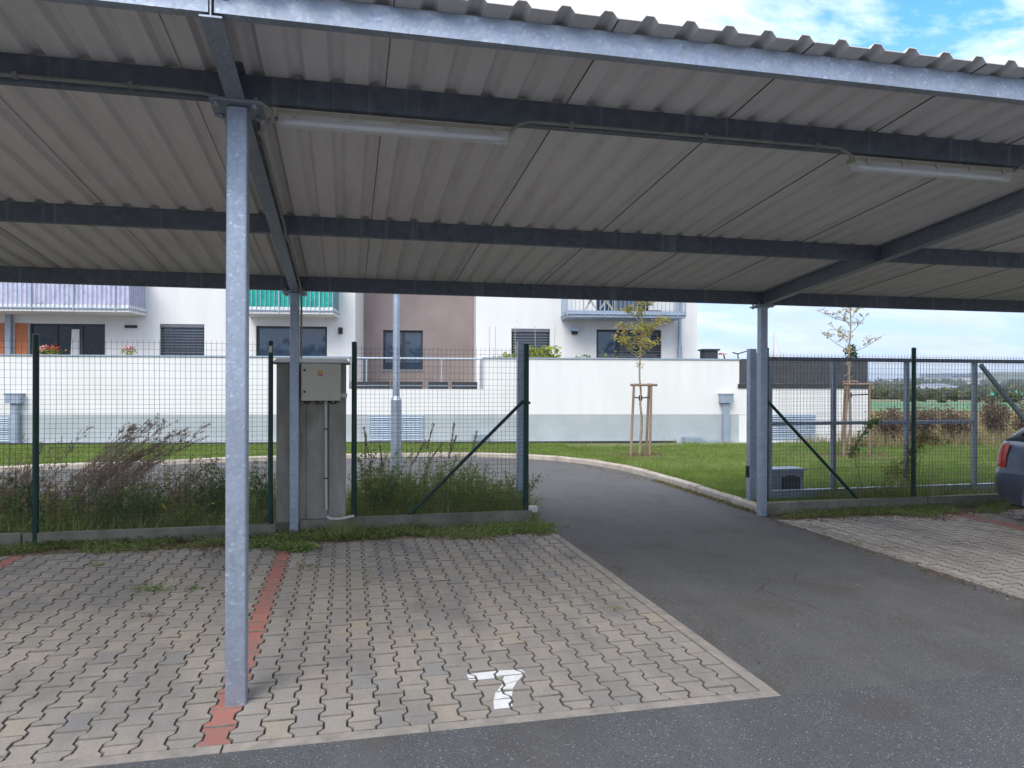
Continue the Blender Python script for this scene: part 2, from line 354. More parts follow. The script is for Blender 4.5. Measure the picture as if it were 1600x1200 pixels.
def thing(name, label, cat, loc=(0,0,0), group=None):
    o = bpy.data.objects.new(name, None); COL.objects.link(o); o.location = loc; o.empty_display_size = .2
    return tag(o, label, cat, group)
def copy_tree(o, parent=None):
    c = o.copy(); COL.objects.link(c); c.parent = parent
    for ch in list(o.children): copy_tree(ch, c)
    return c
def poly_sheet(name, P, z, m, label=None):
    mb = MB(); mb.add([(x,y,z) for x,y in P], [tuple(range(len(P)))]); o = mb.build(name, m); tag(o, label, kind='structure'); return o
def inpoly(X, Y, P):
    P = np.array(P); c = np.zeros(len(X), bool); j = len(P)-1
    for i in range(len(P)):
        xi, yi, xj, yj = *P[i], *P[j]
        with np.errstate(divide='ignore', invalid='ignore'):
            k = ((yi > Y) != (yj > Y)) & (X < (xj-xi)*(Y-yi)/(yj-yi+1e-12)+xi)
        c ^= k; j = i
    return c
def np_mesh(name, V, nper, m, parent=None, org=(0,0,0), tri=True):   # V (n*nper,3) faces of nper verts
    V = np.asarray(V, np.float32).reshape(-1, 3)-np.array(org, np.float32); nf = len(V)//nper
    me = bpy.data.meshes.new(name); me.vertices.add(len(V)); me.vertices.foreach_set('co', V.ravel())
    me.loops.add(nf*nper); me.loops.foreach_set('vertex_index', np.arange(nf*nper, dtype=np.int32))
    me.polygons.add(nf); me.polygons.foreach_set('loop_start', np.arange(nf, dtype=np.int32)*nper)
    me.polygons.foreach_set('loop_total', np.full(nf, nper, np.int32)); me.materials.append(M[m]); me.update(calc_edges=True)
    ob = bpy.data.objects.new(name, me); COL.objects.link(ob)
    if parent: ob.parent = parent
    else: ob.location = org
    return ob
def blades(X, Y, Z, h, wd, lean=.35, dirx=None):         # single-triangle grass blades
    n = len(X); a = rng.uniform(0, 2*pi, n); hh = h*rng.uniform(.45, 1.2, n); l = lean*hh*rng.uniform(.2, 1.3, n)
    la = rng.uniform(0, 2*pi, n)
    lx, ly = np.cos(la)*l, np.sin(la)*l
    if dirx is not None: lx = lx+dirx*hh
    c, s_ = np.cos(a)*wd/2, np.sin(a)*wd/2
    V = np.stack([np.stack([X-c, Y-s_, Z], 1), np.stack([X+c, Y+s_, Z], 1), np.stack([X+lx, Y+ly, Z+hh], 1)], 1)
    return V
def leaf_quads(C, size, asp=.45, flat=.5, D=None):       # diamond leaves at centres C
    n = len(C); d = rng.normal(size=(n,3)) if D is None else D+rng.normal(size=(n,3))*.45
    d[:,2] *= flat if D is None else 1; d /= np.linalg.norm(d, axis=1, keepdims=True)+1e-9
    u = np.cross(d, rng.normal(size=(n,3))); u /= np.linalg.norm(u, axis=1, keepdims=True)+1e-9
    s_ = (size*rng.uniform(.6, 1.3, n))[:, None]
    return np.stack([C, C+d*s_*.5+u*s_*asp*.5, C+d*s_, C+d*s_*.5-u*s_*asp*.5], 1)

# ================================================================== GROUND
FWD = np.array([sin(YAW+.25), cos(YAW+.25)])
def terr(x, y):      # the land falls away beyond the fields and rises again towards the town
    d = (x-CAM[0])*FWD[0]+(y-CAM[1])*FWD[1]
    s1 = min(max((d-85)/190, 0), 1); s2 = min(max((d-600)/1000, 0), 1); sm = lambda t: t*t*(3-2*t)
    return -5*sm(s1)+11*sm(s2)
gx_ = [-3000,-1500,-700,-300,-120,-60,-30,0,30,60,90,120,160,200,260,320,400,500,650,800,1000,1300,1700,2300,3200,4500]; gy_ = [-600,-200,-60,-20,0,20,40,60,80,100,130,160,200,250,300,380,480,600,750,900,1100,1300,1600,2000,2800,4500]
mb_ = MB(); mb_.add([(x, y, terr(x, y)-.10) for y in gy_ for x in gx_], [(j*len(gx_)+i, j*len(gx_)+i+1, (j+1)*len(gx_)+i+1, (j+1)*len(gx_)+i) for j in range(len(gy_)-1) for i in range(len(gx_)-1)])
tag(mb_.build('ground', 'plain_earth', smooth=True), kind='structure')
KERB = [(-40,7.2),(-20,9.3),(-9,11.2),(-5.73,11.85),(-3.87,12.22),(-1.93,12.75),(0,13.03),(1.6,13.15),(2.89,13.05),(3.9,12.7),(4.88,11.95),(5.35,11.3),(5.62,10.6),(5.82,9.8),(5.91,9.0),(5.94,7.5),(5.92,6.2),(5.88,5.25),(5.86,4.95)]
poly_sheet('driveway', [(-40,5.6),(-6,6.3),(-2,7.0),(2.6,6.9),(2.86,6.0),(2.915,4.3),(2.915,-.085),(5.825,-.085),(5.825,4.9)]+[(x-.0,y) for x,y in KERB[::-1][1:]], 0, 'asphalt_drive')
poly_sheet('road', [(-40,-30),(40,-30),(40,-.088),(-40,-.088)], .004, 'asphalt_road')
poly_sheet('soil_strip', [(-40,4.2),(2.88,4.2),(2.84,6.1),(2.6,6.95),(-2,7.05),(-6,6.35),(-40,5.65)], -.004, 'soil')
wallP = lambda u, v=0: BT(u, v, 0)[:2]
poly_sheet('soil_strip', [(5.86,4.2),(30,4.2),(30,5.16),(5.86,5.16)], -.006, 'soil')
LAWN = [(5.97,5.12),(40,5.12),(40,14.2),(24,14.1),wallP(21.2,-.35),wallP(-30,-.35),(-40,7.32)]+[(x*1.0+(.06 if y<12 else 0),y+.1) for x,y in KERB[1:-1]]
# lawn: gently uneven sheet cut to its outline as one n-gon
poly_sheet('lawn', LAWN, .055, 'lawn_earth')
poly_sheet('gravel_strip', [wallP(-30,-.35),wallP(21.6,-.35),wallP(21.6,0),wallP(-30,0)], .045, 'gravel')
# land beyond the hedge
poly_sheet('stubble_field', [(13.5,13.9),(120,13.9),(120,31),(14,35)], -.02, 'stubble')
poly_sheet('crop_field', [(10,36),(200,30),(240,44),(12,60)], .0, 'crop_green')
mb_ = MB(); P_ = [[(22+a*(34+b*6)+b*6, 76+b*9) for a in range(4)] for b in range(8)]
mb_.add([(x, y, terr(x, y)+.08) for r_ in P_ for x, y in r_], [(j*4+i, j*4+i+1, (j+1)*4+i+1, (j+1)*4+i) for j in range(7) for i in range(3)]); tag(mb_.build('ploughed_field', 'crop_brown'), kind='structure')

# hairline cracks in the driveway
_drv = bpy.data.objects['driveway']
for P_ in ([(1245,895),(1240,905),(1262,912),(1300,916),(1345,922)], [(1205,905),(1190,920),(1215,932),(1262,945),(1290,957)], [(1180,925),(1196,912)], [(1310,965),(1335,967)], [(1340,945),(1352,946)]):
    Q_ = []; 
    for i in range(len(P_)-1):
        for k in range(5): f_ = k/5; Q_.append((P_[i][0]*(1-f_)+P_[i+1][0]*f_+random.gauss(0,1.3), P_[i][1]*(1-f_)+P_[i+1][1]*f_+random.gauss(0,.6)))
    G_ = [atZ(px, py, .003) for px, py in Q_]; cb = MB()
    for a_, b_ in zip(G_[:-1], G_[1:]):
        d_ = (b_-a_)[:2]; d_ = d_/(np.linalg.norm(d_)+1e-9); n_ = np.array([-d_[1], d_[0]])*.0022; cb.add([(a_[0]-n_[0],a_[1]-n_[1],.003),(b_[0]-n_[0],b_[1]-n_[1],.003),(b_[0]+n_[0],b_[1]+n_[1],.003),(a_[0]+n_[0],a_[1]+n_[1],.003)], [(0,1,2,3)])
    cb.build('crack', 'joint_soil', _drv)

# ================================================================== PAVING
PX = .139; RL = .20; HW, NW = .165/2, .113/2; G = .0036
BONE = [(-HW,-.1),(HW,-.1),(HW,-.066),(NW,-.034),(NW,.034),(HW,.066),(HW,.1),(-HW,.1),(-HW,.066),(-NW,.034),(-NW,-.034),(-HW,-.066)]
def clip_half(P, ax, val, keep_less):
    out = []; n = len(P)
    ins = (lambda p: p[ax] <= val+1e-9) if keep_less else (lambda p: p[ax] >= val-1e-9)
    for i in range(n):
        a, b = P[i], P[(i+1) % n]
        if ins(a): out.append(a)
        if ins(a) != ins(b):
            t = (val-a[ax])/(b[ax]-a[ax]); out.append((a[0]+(b[0]-a[0])*t, a[1]+(b[1]-a[1])*t))
    return out
def clip_conv(P, Q):                                     # clip P by convex CCW polygon Q
    for i in range(len(Q)):
        a, b = Q[i], Q[(i+1) % len(Q)]; nx, ny = -(b[1]-a[1]), b[0]-a[0]; out = []
        f = lambda p: (p[0]-a[0])*nx+(p[1]-a[1])*ny
        for j in range(len(P)):
            p, q = P[j], P[(j+1) % len(P)]; fp, fq = f(p), f(q)
            if fp >= 0: out.append(p)
            if (fp >= 0) != (fq >= 0): t = fp/(fp-fq); out.append((p[0]+(q[0]-p[0])*t, p[1]+(q[1]-p[1])*t))
        P = out
        if len(P) < 3: return []
    return P
def shrink(P, g):
    n = len(P); out = []
    for i in range(n):
        a, b, c = P[i-1], P[i], P[(i+1) % n]
        e1 = (b[0]-a[0], b[1]-a[1]); e2 = (c[0]-b[0], c[1]-b[1]); l1 = math.hypot(*e1) or 1e-9; l2 = math.hypot(*e2) or 1e-9
        n1_ = (-e1[1]/l1, e1[0]/l1); n2_ = (-e2[1]/l2, e2[0]/l2)
        k = 1+n1_[0]*n2_[0]+n1_[1]*n2_[1]
        if k < .2: k = .2
        out.append((b[0]+(n1_[0]+n2_[0])*g/k, b[1]+(n1_[1]+n2_[1])*g/k))
    return out
def dedupe(P):
    o = []
    for p in P:
        if not o or math.hypot(p[0]-o[-1][0], p[1]-o[-1][1]) > 1e-3: o.append(p)
    if len(o) > 2 and math.hypot(o[0][0]-o[-1][0], o[0][1]-o[-1][1]) < 1e-3: o.pop()
    return o
def paver_geo(P, g=G, ch=.0032):
    ys = [p[1] for p in P]; yc = (min(ys)+max(ys))/2; k = 1-.0040/(max(ys)-min(ys))   # wider cross joints
    A_ = [(x, yc+(y-yc)*k) for x, y in shrink(P, g)]; Bq = [(x, yc+(y-yc)*k) for x, y in shrink(P, g+ch)]; n = len(P)
    vs = [(x,y,-.03) for x,y in A_]+[(x,y,-.004) for x,y in A_]+[(x,y,0) for x,y in Bq]
    fs = [(i,(i+1)%n,n+(i+1)%n,n+i) for i in range(n)]+[(n+i,n+(i+1)%n,2*n+(i+1)%n,2*n+i) for i in range(n)]+[tuple(range(2*n,3*n))]
    return vs, fs
mesh_cache = {}
def paver_mesh(P, m):
    key = (tuple((round(x,3), round(y,3)) for x,y in P), m)
    if key not in mesh_cache:
        me = bpy.data.meshes.new('paver'); vs, fs = paver_geo(P); me.from_pydata(vs, [], fs); me.materials.append(M[m]); me.materials.append(M['joint_grime']); me.polygons.foreach_set('material_index', [1]*(len(fs)-1)+[0]); me.update(); mesh_cache[key] = me
    return mesh_cache[key]
PAV = []        # world outlines, for the painted number
def pave(name, label, x0, x1, y0, y1, xc0, reds, base, paint=False, cmin=-999, cmax=999):
    bed = poly_sheet(name, [(x0-.001,y0-.01),(x1+.001,y0-.01),(x1+.001,y1+.05),(x0-.001,y1+.05)], -.016, 'joint_soil', label)
    items = []
    c0 = int(math.floor((x0-xc0)/PX))-1; c1 = int(math.ceil((x1-xc0)/PX))+1
    for c in range(c0, c1+1):
        cx = xc0+c*PX; off = 0 if c % 2 == 0 else -.1
        if c < cmin or c > cmax: continue
        for r in range(0, int((y1-y0)/RL)+2):
            cy = y0+.1+off+r*RL
            P = [(cx+x, cy+y) for x, y in BONE]
            P = clip_half(P, 0, x0-(.1 if cmin > -999 else 0), False)
            if len(P) > 2: P = clip_half(P, 0, x1+(.1 if cmax < 999 else 0), True)
            if len(P) > 2: P = clip_half(P, 1, y0, False)
            if len(P) > 2: P = clip_half(P, 1, y1, True)
            P = dedupe(P)
            if len(P) < 3: continue
            xs = [p[0] for p in P]; ys = [p[1] for p in P]
            if max(xs)-min(xs) < .02 or max(ys)-min(ys) < .03: continue
            mm = 'paver_red' if c in reds else base
            mx_, my_ = cx, cy
            dz = random.gauss(0, .0016)
            u, v, z = proj((mx_, my_, 0)); vis = -30 < u < 1630 and v < 1230 and z > 0
            items.append((z if vis else z+1000, P, mm, mx_, my_, dz))
            if paint: PAV.append((P, dz))
    items.sort(key=lambda a: a[0])
    for z, P, mm, mx_, my_, dz in items[:298]:
        o = bpy.data.objects.new('paver', paver_mesh([(x-mx_, y-my_) for x, y in P], mm)); COL.objects.link(o)
        o.parent = bed; o.location = (mx_, my_, dz); o.rotation_euler = (random.gauss(0,.004), random.gauss(0,.004), 0)
        if mm == 'paver_red': o['label'] = 'red paver of the bay line'
    for mm in (base, 'paver_red'):
        mb = MB()
        for z, P, m2, mx_, my_, dz in items[298:]:
            if m2 != mm: continue
            vs, fs = paver_geo(P); b0 = len(mb.f); mb.add([(x, y, zz_+dz) for x, y, zz_ in vs], fs, 1); mb.mi[-1] = 0
        if mb.v: o = mb.build('paver_field', [mm, 'joint_grime'], bed); o['kind'] = 'stuff'
    return bed, c0
def kerb_stones(bed, a, b, wd, m='kerb_concrete', seg=1.0, z0=-.12, z1=.003):
    a = np.array(a); b = np.array(b); d = b-a; l = np.linalg.norm(d); n = max(1, round(l/seg)); e_ = d/l; nn_ = np.array([-e_[1], e_[0]])
    for i in range(n):
        p = a+e_*(l*i/n+.003); q = a+e_*(l*(i+1)/n-.003); dz = random.gauss(0, .001)
        mb = MB(); mb.prism([tuple(p), tuple(q), tuple(q+nn_*wd), tuple(p+nn_*wd)], z0, z1+dz)
        mb.build('kerb_stone', m, bed)
bay, _ = pave('parking_bay_paving', 'grey paving of the bay marked with a white 7', .072, 2.832, .0, 4.36, .0, (), 'paver_grey', True, cmin=1)
bayl, _ = pave('parking_bay_paving', 'grey paving left of the red line of pavers', -4.6, .068, .0, 4.36, .0, (0, -18), 'paver_grey', cmax=0)
bayr, _ = pave('parking_bay_paving', 'pale paving of the bays right of the driveway', 5.905, 11.4, .0, 4.5, 5.905+.07, (17, 18), 'paver_light')
kerb_stones(bay, (.05,-.085), (2.915,-.085), .078)
kerb_stones(bay, (2.915,-.002), (2.915,4.4), .078)
kerb_stones(bayl, (-4.6,-.085), (.046,-.085), .078)
kerb_stones(bayr, (5.825,-.085), (11.4,-.085), .078)
kerb_stones(bayr, (5.903,.0), (5.903,4.5), .074)
# painted 7: convex strips, each cut to the tops of the pavers it lies on
S7 = [[(1.287,.478),(1.289,.566),(1.40,.577),(1.40,.477)], [(1.40,.477),(1.40,.577),(1.49,.581),(1.49,.492)], [(1.49,.492),(1.49,.581),(1.617,.568),(1.628,.53),(1.60,.475)],
      [(1.495,.492),(1.60,.475),(1.559,.41),(1.452,.37)], [(1.452,.375),(1.559,.415),(1.511,.324),(1.407,.29)], [(1.407,.30),(1.511,.326),(1.479,.22),(1.374,.197)], [(1.374,.20),(1.479,.222),(1.454,.088),(1.354,.085)]]
pm = MB()
for P, dz in PAV:
    if max(p[0] for p in P) < 1.25 or min(p[0] for p in P) > 1.66 or min(p[1] for p in P) > .62: continue
    top = shrink(P, G+.0032)
    for q in S7:
        ar = sum(q[i][0]*q[(i+1)%len(q)][1]-q[(i+1)%len(q)][0]*q[i][1] for i in range(len(q)))
        qq = q if ar > 0 else q[::-1]
        for half in (0, 1):      # split the bone so that clipping stays clean
            mid = (min(p[1] for p in P)+max(p[1] for p in P))/2
            t = clip_half(top, 1, mid, bool(half)); r = clip_conv(t, qq) if len(t) > 2 else []
            r = dedupe(r)
            if len(r) > 2: pm.add([(x, y, dz+.0022) for x, y in r], [tuple(range(len(r)))])
for _f in (): pass
o = pm.build('painted_number', 'white_paint', bay); o['label'] = 'white painted number 7'

# driveway kerb: stones along the curve
kt = bpy.data.objects.new('kerb', bpy.data.meshes.new('kerb')); COL.objects.link(kt); tag(kt, 'pale kerb curving round the driveway', kind='structure')
pts = [np.array(p) for p in KERB]; seglen = [0]
for i in range(1, len(pts)): seglen.append(seglen[-1]+np.linalg.norm(pts[i]-pts[i-1]))
def along(s):
    s = min(max(s, 0), seglen[-1]-1e-6); i = max(j for j in range(len(seglen)) if seglen[j] <= s); i = min(i, len(pts)-2)
    return pts[i]+(pts[i+1]-pts[i])*((s-seglen[i])/(seglen[i+1]-seglen[i]))
s_ = 24.0
while s_ < seglen[-1]-.3:
    a = along(s_+.006); b = along(s_+.994); d = (b-a)/np.linalg.norm(b-a); nn_ = np.array([-d[1], d[0]]); z = .095+random.gauss(0, .006); k = random.gauss(0, .008)
    mb = MB(); a2, b2 = a+nn_*.12, b+nn_*.12
    mb.add([(a[0],a[1],-.1),(b[0],b[1],-.1),(b2[0],b2[1],-.1),(a2[0],a2[1],-.1),(a[0],a[1],z-.02),(b[0],b[1],z-.02+k*.3),(*(b+nn_*.02),z),(*b2,z),(*a2,z),(*(a+nn_*.02),z)],
           [(0,1,5,4),(4,5,6,9),(9,6,7,8),(1,2,7,6,5),(3,0,4,9,8),(2,3,8,7)])
    mb.build('kerb_stone', 'kerb_pale', kt); s_ += 1.0

# ================================================================== BUILDING
bld = thing('apartment_building', 'long white apartment building with balconies and a brown stair bay behind the white wall', 'building', BT(0, 3, 0))
FV, HT = 3.0, 10.2
wb = MB(BT); xs_ = [-40, 6.32, 10.08, 17.24]
def wall_with_holes(mb, u0, u1, z0, z1, v, holes, depth=.18):
    us = sorted({u0, u1}|{h[0] for h in holes}|{h[1] for h in holes}); zs = sorted({z0, z1}|{h[2] for h in holes}|{h[3] for h in holes})
    for i in range(len(us)-1):
        for j in range(len(zs)-1):
            cu, cz = (us[i]+us[i+1])/2, (zs[j]+zs[j+1])/2
            if any(h[0] < cu < h[1] and h[2] < cz < h[3] for h in holes): continue
            mb.add([(us[i],v,zs[j]),(us[i+1],v,zs[j]),(us[i+1],v,zs[j+1]),(us[i],v,zs[j+1])], [(0,1,2,3)])
    for h in holes:
        a, b, c, d = h
        mb.add([(a,v,c),(a,v+depth,c),(a,v+depth,d),(a,v,d)], [(0,1,2,3)]); mb.add([(b,v,c),(b,v+depth,c),(b,v+depth,d),(b,v,d)], [(3,2,1,0)])
        mb.add([(a,v,d),(b,v,d),(b,v+depth,d),(a,v+depth,d)], [(0,1,2,3)]); mb.add([(a,v,c),(b,v,c),(b,v+depth,c),(a,v+depth,c)], [(3,2,1,0)])
HL = [(-3.35,-1.14,1.12,3.44),(.46,1.77,1.95,3.46),(3.31,5.46,1.12,3.43)]
HR = [(11.2,12.43,1.95,3.42),(13.93,16.05,1.12,3.42)]
up = lambda H: [(a, b, (c if c > 1.5 else 1.12)+2.9*k, d+2.9*k) for k in (1, 2) for a, b, c, d in H]
HLA, HRA = HL+up(HL), HR+up(HR)
wall_with_holes(wb, -16, 6.32, 1.0, HT, FV, HLA); wall_with_holes(wb, 10.08, 17.24, 1.0, HT, FV, HRA)
wb.add([(6.32,FV,1),(6.32,5.2,1),(6.32,5.2,HT),(6.32,FV,HT)], [(0,1,2,3)]); wb.add([(10.08,FV,1),(10.08,5.2,1),(10.08,5.2,HT),(10.08,FV,HT)], [(3,2,1,0)])
wb.add([(17.24,FV,0),(17.24,14,0),(17.24,14,HT),(17.24,FV,HT)], [(0,1,2,3)]); wb.add([(-16,FV,0),(-16,14,0),(-16,14,HT),(-16,FV,HT)], [(3,2,1,0)])
wb.add([(-16,14,0),(17.24,14,0),(17.24,14,HT),(-16,14,HT)], [(3,2,1,0)])
wb.build('facade', 'render_white', bld)
rb = MB(BT); rb.box(-16.1, 6.40, FV-.08, 14.1, HT, HT+.18); rb.box(10.0, 17.32, FV-.08, 14.1, HT, HT+.18); rb.box(6.40, 10.0, 5.1, 14.1, HT, HT+.16); rb.build('roof', 'zinc_sheet', bld)
sb = MB(BT)
# stair bay stands back between the two white blocks
HBA = [(6.98,8.33,2.14+2.9*k,3.49+2.9*k) for k in (0,1,2)]
wall_with_holes(sb, 6.325, 10.075, .5, HT, 5.2, HBA); sb.build('stair_bay_wall', 'render_brown', bld)
jb = MB(BT); jb.box(9.25, 9.265, 5.192, 5.205, .5, HT); jb.build('render_joint', 'kerb_concrete', bld)
def window(a, b, c, d, v, panels, parent, blind=0, gm='window_glass'):
    fr = MB(BT); t = .07; vv = v+.10
    fr.box(a,b,vv,vv+.07,d-t,d); fr.box(a,b,vv,vv+.07,c,c+t); fr.box(a,a+t,vv,vv+.07,c+t,d-t); fr.box(b-t,b,vv,vv+.07,c+t,d-t)
    w_ = (b-a)/panels
    for i in range(1, panels): fr.box(a+w_*i-.055, a+w_*i+.055, vv-.004, vv+.066, c+t, d-t)
    f = fr.build('window', 'anthracite', parent)
    if c % 2.9 > 1.9 or v > 4: sl_ = MB(BT); sl_.box(a-.03,b+.03,v-.035,v+.098,c-.03,c-.002); sl_.build('sill', 'zinc_sheet', f)
    for i in range(panels):
        g = MB(BT); g.box(a+w_*i+.05, a+w_*(i+1)-.05, vv+.03, vv+.045, c+.06, d-.06)
        g.build('pane', gm, f)
    if blind:
        n = int((d-c)/.085*blind); bm = MB(BT)
        for i in range(n): z = d-.12-i*.085; bm.add([(a+.04,v+.02,z),(b-.04,v+.02,z),(b-.04,v+.075,z+.035),(a+.04,v+.075,z+.035)], [(0,1,2,3)])
        bm.box(a+.02,b-.02,v+.015,v+.09,d-.1,d-.005)
        for e_ in (.25, .75): bm.box(a+(b-a)*e_-.004, a+(b-a)*e_+.004, v+.045, v+.05, c+.1, d-.05)
        bb = bm.build('blind', 'blind_slats', f); bb['kind'] = 'stuff'
    return f
for k in (0, 1, 2):
    dz = 2.9*k
    f = window(-3.35,-1.14,1.12+dz,3.44+dz,FV,3,bld,gm='window_glass_dark')
    if k == 0:
        m_ = MB(BT); m_.add([(-2.24,FV+.095,1.2),(-1.93,FV+.095,1.2),(-1.93,FV+.095,3.28),(-2.15,FV+.095,3.28)], [(0,1,2,3)]); m_.add([(-2.24,FV+.12,1.2),(-1.93,FV+.12,1.2),(-1.93,FV+.12,3.28),(-2.15,FV+.12,3.28)], [(3,2,1,0)]); m_.build('curtain', 'curtain', f)
    window(.46,1.77,1.95+dz,3.46+dz,FV,1,bld,1)
    window(3.31,5.46,1.12+dz,3.43+dz,FV,2,bld)
    window(11.2,12.43,1.95+dz,3.42+dz,FV,1,bld,1)
    f = window(13.93,16.05,1.12+dz,3.42+dz,FV,3,bld)
    bm = MB(BT)
    for i in range(25): z = 3.3+dz-i*.085; bm.add([(14.68,FV+.02,z),(16.0,FV+.02,z),(16.0,FV+.075,z+.035),(14.68,FV+.075,z+.035)], [(0,1,2,3)])
    bb = bm.build('blind', 'blind_slats', f); bb['kind'] = 'stuff'
    window(6.98,8.33,2.14+dz,3.49+dz,5.2,2,bld)
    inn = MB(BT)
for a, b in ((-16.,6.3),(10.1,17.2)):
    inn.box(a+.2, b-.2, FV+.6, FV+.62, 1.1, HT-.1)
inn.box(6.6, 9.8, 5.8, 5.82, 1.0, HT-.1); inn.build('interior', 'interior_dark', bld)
cl = MB(BT); cl.box(-5.2,-3.95,FV-.02,FV-.001,1.0,3.44); cl.box(-3.72,-3.36,FV-.02,FV-.001,1.0,3.44); cl.build('wood_cladding', 'wood_cladding', bld)
dp = MB(BT); dp.rbox(-3.94,-3.76,FV-.16,FV-.03,1.0,3.76,.02); dp.build('downpipe', 'zinc_sheet', bld)
dp = MB(BT); dp.cyl((16.62,FV-.1,1.0),(16.62,FV-.1,2.9),.075,n=12); dp.cyl((16.62,FV-.1,2.9),(16.62,FV-.1,HT),.055,n=12); dp.build('downpipe', 'zinc_sheet', bld, True)
l_ = MB(BT); l_.box(-.55,-.2,FV-.06,FV-.001,3.33,3.41); l_.build('wall_lamp', 'black_plastic', bld)
l_ = MB(BT); l_.rbox(5.82,5.94,FV-.1,FV-.001,3.2,3.4,.01); l_.build('wall_lamp', 'black_plastic', bld)
l_ = MB(BT); l_.rbox(13.08,13.34,FV-.14,FV-.001,3.35,3.47,.01); l_.box(13.12,13.3,FV-.12,FV-.002,3.25,3.349,1); l_.build('wall_lamp', ['louvre_metal','black_plastic'], bld)
def balcony(a, b, dz, screen, v0=1.8, label=None):
    s = MB(BT); s.box(a,b,v0,FV-.002,3.70+dz,3.76+dz); s.box(a,b,v0,v0+.05,3.76+dz,3.90+dz); s.box(a,a+.05,v0+.05,FV-.002,3.76+dz,3.90+dz); s.box(b-.05,b,v0+.05,FV-.002,3.76+dz,3.90+dz)
    sl = s.build('balcony', 'render_white' if screen != 'panel' else 'zinc_sheet', bld)
    if label: sl['label'] = label
    z0, z1 = 3.80+dz, 4.86+dz
    r = MB(BT)
    for (p, q) in (((a,v0-.03),(b,v0-.03)),((a,v0),(a,FV)),((b,v0),(b,FV))):
        for z in (z0, z1): r.bar((p[0],p[1],z), (q[0],q[1],z), .045, .03)
    nb = int((b-a)/.125)
    for i in range(nb+1):
        x = a+(b-a)*i/nb; t = .035 if i % 9 == 0 else .014; r.box(x-t/2, x+t/2, v0-.036-t/3, v0-.024+t/3, 3.74+dz, z1)
    for s_x in (a, b):
        for i in range(10): y = v0+(FV-v0)*i/9.; r.box(s_x-.007, s_x+.007, y-.007, y+.007, 3.74+dz, z1)
    rr = r.build('railing', 'zinc_sheet', sl); rr['kind'] = 'stuff'
    if screen in ('screen_lilac', 'screen_green'):
        n = int((b-a)/.06); vs = []; fs = []
        for i in range(n+1):
            x = a+.02+(b-a-.04)*i/n; y = v0+.0+.012*abs(sin(x*pi/.125/ (1 if screen=='screen_green' else 2)))+random.gauss(0, .004); sag = .03*sin(x*2.3)+.015*sin(x*7)
            vs += [(x, y, 3.88+dz+sag), (x, y+random.gauss(0,.005), 4.35+dz), (x, y, z1+.0)]
            if i: k = 3*i; fs += [(k-3,k,k+1,k-2), (k-2,k+1,k+2,k-1)]
        m_ = MB(BT); m_.add(vs, fs)
        for xx in (a+.012, b-.012): m_.add([(xx,v0+.02,3.9+dz),(xx,FV-.02,3.9+dz),(xx,FV-.02,z1),(xx,v0+.02,z1)], [(0,1,2,3)])
        p = m_.build('privacy_screen', screen, sl, True)
    return sl
balcony(-4.9, .07, 0, 'screen_lilac', label='balcony behind lilac screen'); balcony(3.12, 5.83, 0, 'screen_green', label='balcony behind green screen')
bp_ = balcony(12.79, 16.45, 0, 'panel', label='balcony with patterned panel')
for k in (1,): balcony(-4.9,.07,2.9*k,'none'); balcony(3.12,5.83,2.9*k,'none'); balcony(12.79,16.45,2.9*k,'panel')
# lattice panel and white towel on the right balcony
m_ = MB(BT); y0 = 1.86
for a, b in (((13.35,3.92),(13.75,4.6)),((13.75,4.6),(14.2,3.92)),((13.3,4.5),(13.7,3.95)),((14.2,4.5),(13.8,3.95)),((13.3,4.28),(14.25,4.28)),((13.45,4.1),(13.65,4.42)),((14.05,4.1),(13.85,4.42)),((13.3,4.45),(13.9,4.45))):
    m_.bar((a[0],y0,a[1]), (b[0],y0,b[1]), .02, .05)
m_.box(13.28,13.31,y0-.01,y0+.01,3.9,4.84); m_.box(14.25,14.28,y0-.01,y0+.01,3.9,4.84)
m_.build('lattice_panel', 'plastic_beige', bp_)
m_ = MB(BT); m_.box(14.35,15.0,2.0,2.05,3.8,4.8); m_.build('glazed_panel', 'window_glass', bp_)
m_ = MB(BT); m_.box(15.35,16.1,2.0,2.03,3.95,4.8); m_.build('towel', 'curtain', bp_)

# ---- terrace wall in front of the building
tw = thing('terrace_wall', 'long white rendered terrace wall with grey plinth and metal vents', 'wall', BT(0,0,0))
def seg(u0, u1, z1, name='wall'):
    a = MB(BT); a.box(u0,u1,0,.25,.825,z1); a.build(name, 'render_white', tw)
    p = MB(BT); p.box(u0,u1,.006,.25,.05,.822); p.build('plinth', 'render_plinth', tw)
seg(-30, 6.55, 2.36); seg(10.19, 17.42, 2.36)
a = MB(BT); a.box(6.552,10.188,0,.25,.825,1.52); a.build('wall', 'render_white', tw); a = MB(BT); a.box(6.552,10.188,.006,.25,.05,.822); a.build('plinth', 'render_plinth', tw)
a = MB(BT); a.box(17.422,21.25,0,.25,.825,1.56); a.box(21.0,21.25,.25,9,.825,1.56); a.build('wall', 'render_white', tw)
a = MB(BT); a.box(17.422,21.25,.006,.25,.0,.822); a.box(21.0,21.244,.25,9,.0,.822); a.build('plinth', 'render_white', tw)
c = MB(BT); c.box(-30,6.58,-.03,.28,2.362,2.40); c.build('coping', 'zinc_sheet', tw); c = MB(BT); c.box(10.16,17.45,-.03,.28,2.362,2.40); c.build('coping', 'zinc_sheet', tw)
c = MB(BT); c.box(-16,6.5,.25,FV,1.0,1.05); c.box(10.2,20.9,.25,FV,1.0,1.05); c.box(17.3,20.9,FV,9,1.0,1.05); c.build('terrace_floor', 'kerb_concrete', tw)
c = MB(BT); c.box(10.19,10.44,.25,FV,.8,2.36); c.box(6.3,6.55,.25,FV,.8,2.36); c.build('wall', 'render_white', tw)
